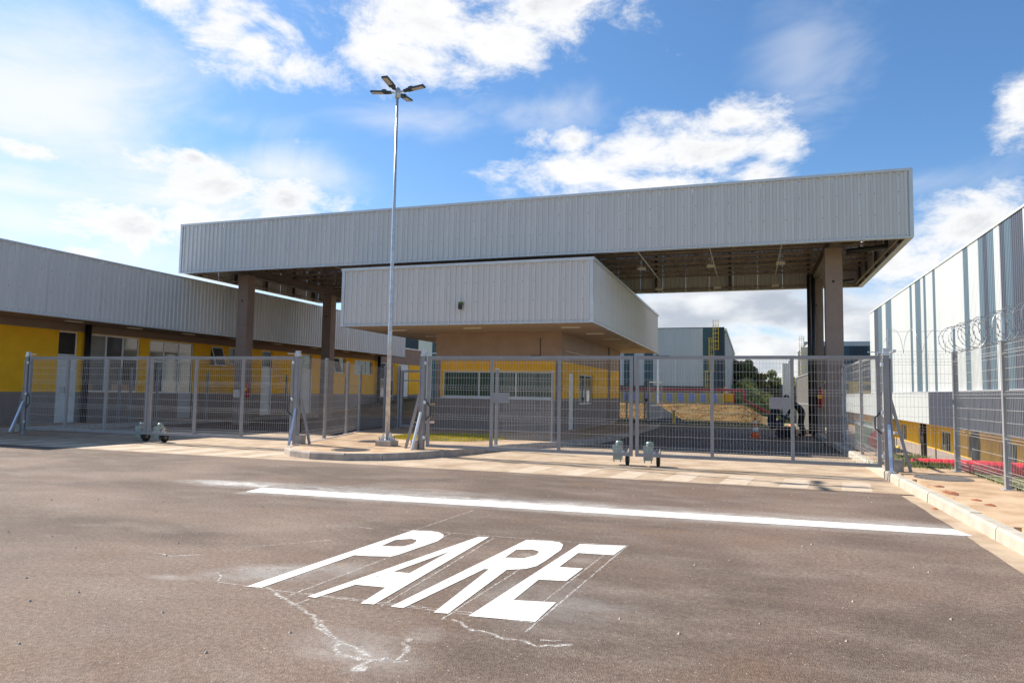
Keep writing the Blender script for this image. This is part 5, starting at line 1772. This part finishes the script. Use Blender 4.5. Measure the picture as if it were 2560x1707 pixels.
MB().add([(1.95, 33.2, 0.15), (2.3, 31.2, 0.15), (2.3, 31.2, 2.5), (1.95, 33.2, 2.38), (1.97, 33.2, 0.15), (2.32, 31.2, 0.15), (2.32, 31.2, 2.5), (1.97, 33.2, 2.38)], [(0, 1, 2, 3), (7, 6, 5, 4), (0, 4, 5, 1), (3, 2, 6, 7), (0, 3, 7, 4), (1, 5, 6, 2)]).build('panel', 'hoard', fi2)

# ================================================================ right slope: pipe, hydrant, drum, grass
rpipe = thing('red_conduit', 'long red corrugated plastic pipe lying on the slope behind the boundary fence', 'pipe', (6, 17, -0.05))
pts, rs = [], []
for k in range(170):
    t_ = k / 169
    pts.append((3.3 + 10 * t_, 17.25 - 0.5 * t_, 0.11 + 0.012 * math.sin(k * 0.11)))
    rs.append(0.14 + 0.006 * (k % 2))
MB().tube(pts, rs, 12).build('pipe_body', 'red_pipe', rpipe)
hy = thing('hydrant', 'small red and yellow hydrant standing below the right slope', 'hydrant', (9.9, 56, -4))
MB().lathe([(0.3, 0), (0.3, 0.15), (0.2, 0.2), (0.2, 0.9), (0.26, 0.95), (0.2, 1.1)], (9.9, 56, -3.3), 14).build('barrel', 'red', hy, True)
MB().lathe([(0.16, 0), (0.16, 0.25), (0.05, 0.45)], (9.9, 56, -2.2), 12).build('bonnet', 'yellow_steel', hy, True)
MB().bar((9.5, 56, -2.75), (10.3, 56, -2.75), 0.2).build('outlet', 'red', hy)
dr = thing('cable_drum', 'round red cable drum behind the inner mesh fence on the right pavement', 'drum', (3.3, 21, 0.14))
MB().tube([(3.25, 20.9, 0.42), (3.35, 21.2, 0.42)], 0.27, 20).build('flange', 'red_pipe', dr, True)
MB().tube([(3.24, 20.85, 0.42), (3.37, 21.25, 0.42)], 0.09, 12).build('hub', 'black', dr, True)
gb = thing('green_board', 'pale green board standing on the right pavement behind the inner fence', 'board', (3.2, 23, 0.14))
MB().box(2.95, 3.4, 23.0, 23.04, 0.2, 0.85).build('board', 'green', gb)
MB().box(3.1, 3.16, 23.04, 23.1, 0.13, 0.85).build('leg', 'steel_dark', gb)
stuff(blades('slope_grass', 'grass_green', [(rnd.gauss(3.3, 0.35), rnd.gauss(16.7, 0.25)) for _ in range(1500)] + [(rnd.uniform(2.9, 3.9), rnd.uniform(16.3, 19.5)) for _ in range(1800)] + [(rnd.uniform(3.95, 5.5), rnd.uniform(8, 16)) for _ in range(1200)] + [(rnd.uniform(3.92, 4.1), rnd.uniform(8, 15.5)) for _ in range(1200)], 0.03, 0.12, 0.008, lambda x, y: max(terrain_z(x, y), 0.14 if x < 3.98 else -9)), 'rough green grass along the slope behind the right fence', 'grass')
# island lawn
def in_lawn(x, y):
    return ((x + 8.6) / 1.75) ** 2 + ((y - 19.6) / 1.75) ** 2 < 1 and x > -10.3 and x < -7.0 + (y - 19) * 0.3
lpts = []
while len(lpts) < 16000:
    x, y = rnd.uniform(-10.6, -6.2), rnd.uniform(17.5, 22.2)
    if in_lawn(x, y):
        lpts.append((x, y))
lawn = stuff(blades('lawn', 'grass', lpts, 0.02, 0.06, 0.008, lambda x, y: 0.14), 'small yellow-green lawn patch on the island before the gatehouse', 'lawn')
lpoly = [(-8.6 + 1.72 * math.cos(a * .262), 19.6 + 1.72 * math.sin(a * .262)) for a in range(24)]
lpoly = [(max(x, -10.3), y) for x, y in lpoly]
struct(MB().prism(lpoly, 0.10, 0.146).build('lawn_bed', 'grass'))

# ================================================================ trees far behind


def leaf_cloud(n, blobs, size, seed):
    r = random.Random(seed)
    vs_, fs = [], []
    for _ in range(n):
        cx, cy, cz, rr = r.choice(blobs)
        u = Vector((r.gauss(0, 1), r.gauss(0, 1), r.gauss(0, 1))).normalized() * rr * (r.random() ** 0.4)
        p = Vector((cx, cy, cz)) + Vector((u.x, u.y, u.z * 0.75))
        a = Vector((r.gauss(0, 1), r.gauss(0, 1), r.gauss(0, 1))).normalized()
        b = a.orthogonal().normalized()
        s_ = size * r.uniform(0.5, 1.3)
        o = len(vs_)
        vs_ += [p - a * s_, p + b * s_ * 0.6, p + a * s_, p - b * s_ * 0.6]
        fs.append((o, o + 1, o + 2, o + 3))
    return MB().add(vs_, fs)


variants = []
for v in range(3):
    r = random.Random(40 + v)
    tr = MB().tube([(0, 0, -0.5), (0.1, 0, 2.0), (-0.1, 0.1, 4.2), (0.1, 0, 6.0)], [0.28, 0.22, 0.15, 0.06], 7)
    bl_ = []
    for k in range(9):
        a = r.uniform(0, 6.28)
        rad = r.uniform(0.6, 2.3)
        z = r.uniform(3.6, 7.4)
        tip = (math.cos(a) * rad, math.sin(a) * rad, z)
        tr.tube([(0, 0, z * 0.55), (tip[0] * .5, tip[1] * .5, z * .8), tip], [0.1, 0.07, 0.03], 5)
        bl_.append((*tip, r.uniform(0.95, 1.6)))
    bl_.append((0, 0, 7.4 + 0.4 * v, 1.1))
    variants.append((tr.mesh('trunk', 'bark'), leaf_cloud(5200, bl_, 0.2, 70 + v).mesh('crown', ('leaf', 'leaf2', 'leaf')[v])))
tl = ['tall dark tree nearest the grey warehouse on the skyline', 'spreading dark tree second from the warehouse on the skyline', 'olive tree third from the warehouse on the skyline', 'dark rounded tree in the middle of the skyline group',
      'olive tree right of the middle on the skyline', 'broad dark tree second from the white building on the skyline', 'small dark tree closest to the white building on the skyline', 'lower olive tree behind the skyline gap', 'lower dark tree at the right of the skyline gap', 'dark tree partly hidden by the white building on the skyline', 'olive tree almost hidden behind the white building on the skyline', 'lower olive tree close to the warehouse below the skyline']
for i, (x, y, s_) in enumerate(((-3.2, 152, 0.95), (-1.6, 150, 0.86), (-0.2, 155, 0.9), (1.2, 150, 0.84), (2.6, 153, 0.88), (4.2, 150, 0.95), (5.8, 152, 0.88), (2.0, 146, 0.78), (5.0, 145, 0.8), (7.2, 150, 0.9), (8.6, 154, 0.95), (-0.9, 146, 0.76))):
    t = thing('tree', tl[i], 'tree', (x, y, terrain_z(x, y) - 0.2), 'trees on the skyline')
    tk, cr_ = variants[i % 3]
    for nm, me in (('trunk', tk), ('crown', cr_)):
        o = place(nm, me, t, (x, y, terrain_z(x, y) - 0.2))
        o.scale = (s_, s_, s_ * 1.22)
        o.rotation_euler = (0, 0, i * 1.3)
sb_ = []
r = random.Random(5)
for k in range(170):
    y = r.uniform(108, 148)
    x = r.uniform(-2.5, 9.5)
    sb_.append((x, y, terrain_z(x, y) + 0.6 + (y - 112) * 0.13 * r.uniform(0.6, 1.05), r.uniform(0.7, 1.5)))
stuff(leaf_cloud(42000, sb_, 0.2, 9).build('scrub', 'scrub'), 'mass of bright green scrub on the slope below the skyline trees', 'scrub')
# weeds by the pipe
for k, (x, y, lab) in enumerate(((4.35, 13.0, 'leafy green weed beside the second boundary fence post'), (4.5, 12.0, 'leafy green weed at the right edge below the fence'))):
    t = thing('weed', lab, 'plant', (x, y, terrain_z(x, y)))
    z = terrain_z(x, y)
    leaf_cloud(160, [(x, y, z + 0.35, 0.22), (x + 0.1, y, z + 0.6, 0.16), (x - 0.12, y + 0.1, z + 0.5, 0.15)], 0.035, 60 + k).build('leaves', 'grass_green', t)
    MB().tube([(x, y, z), (x + 0.03, y, z + 0.6)], 0.008, 5).build('stem', 'grass_green', t)
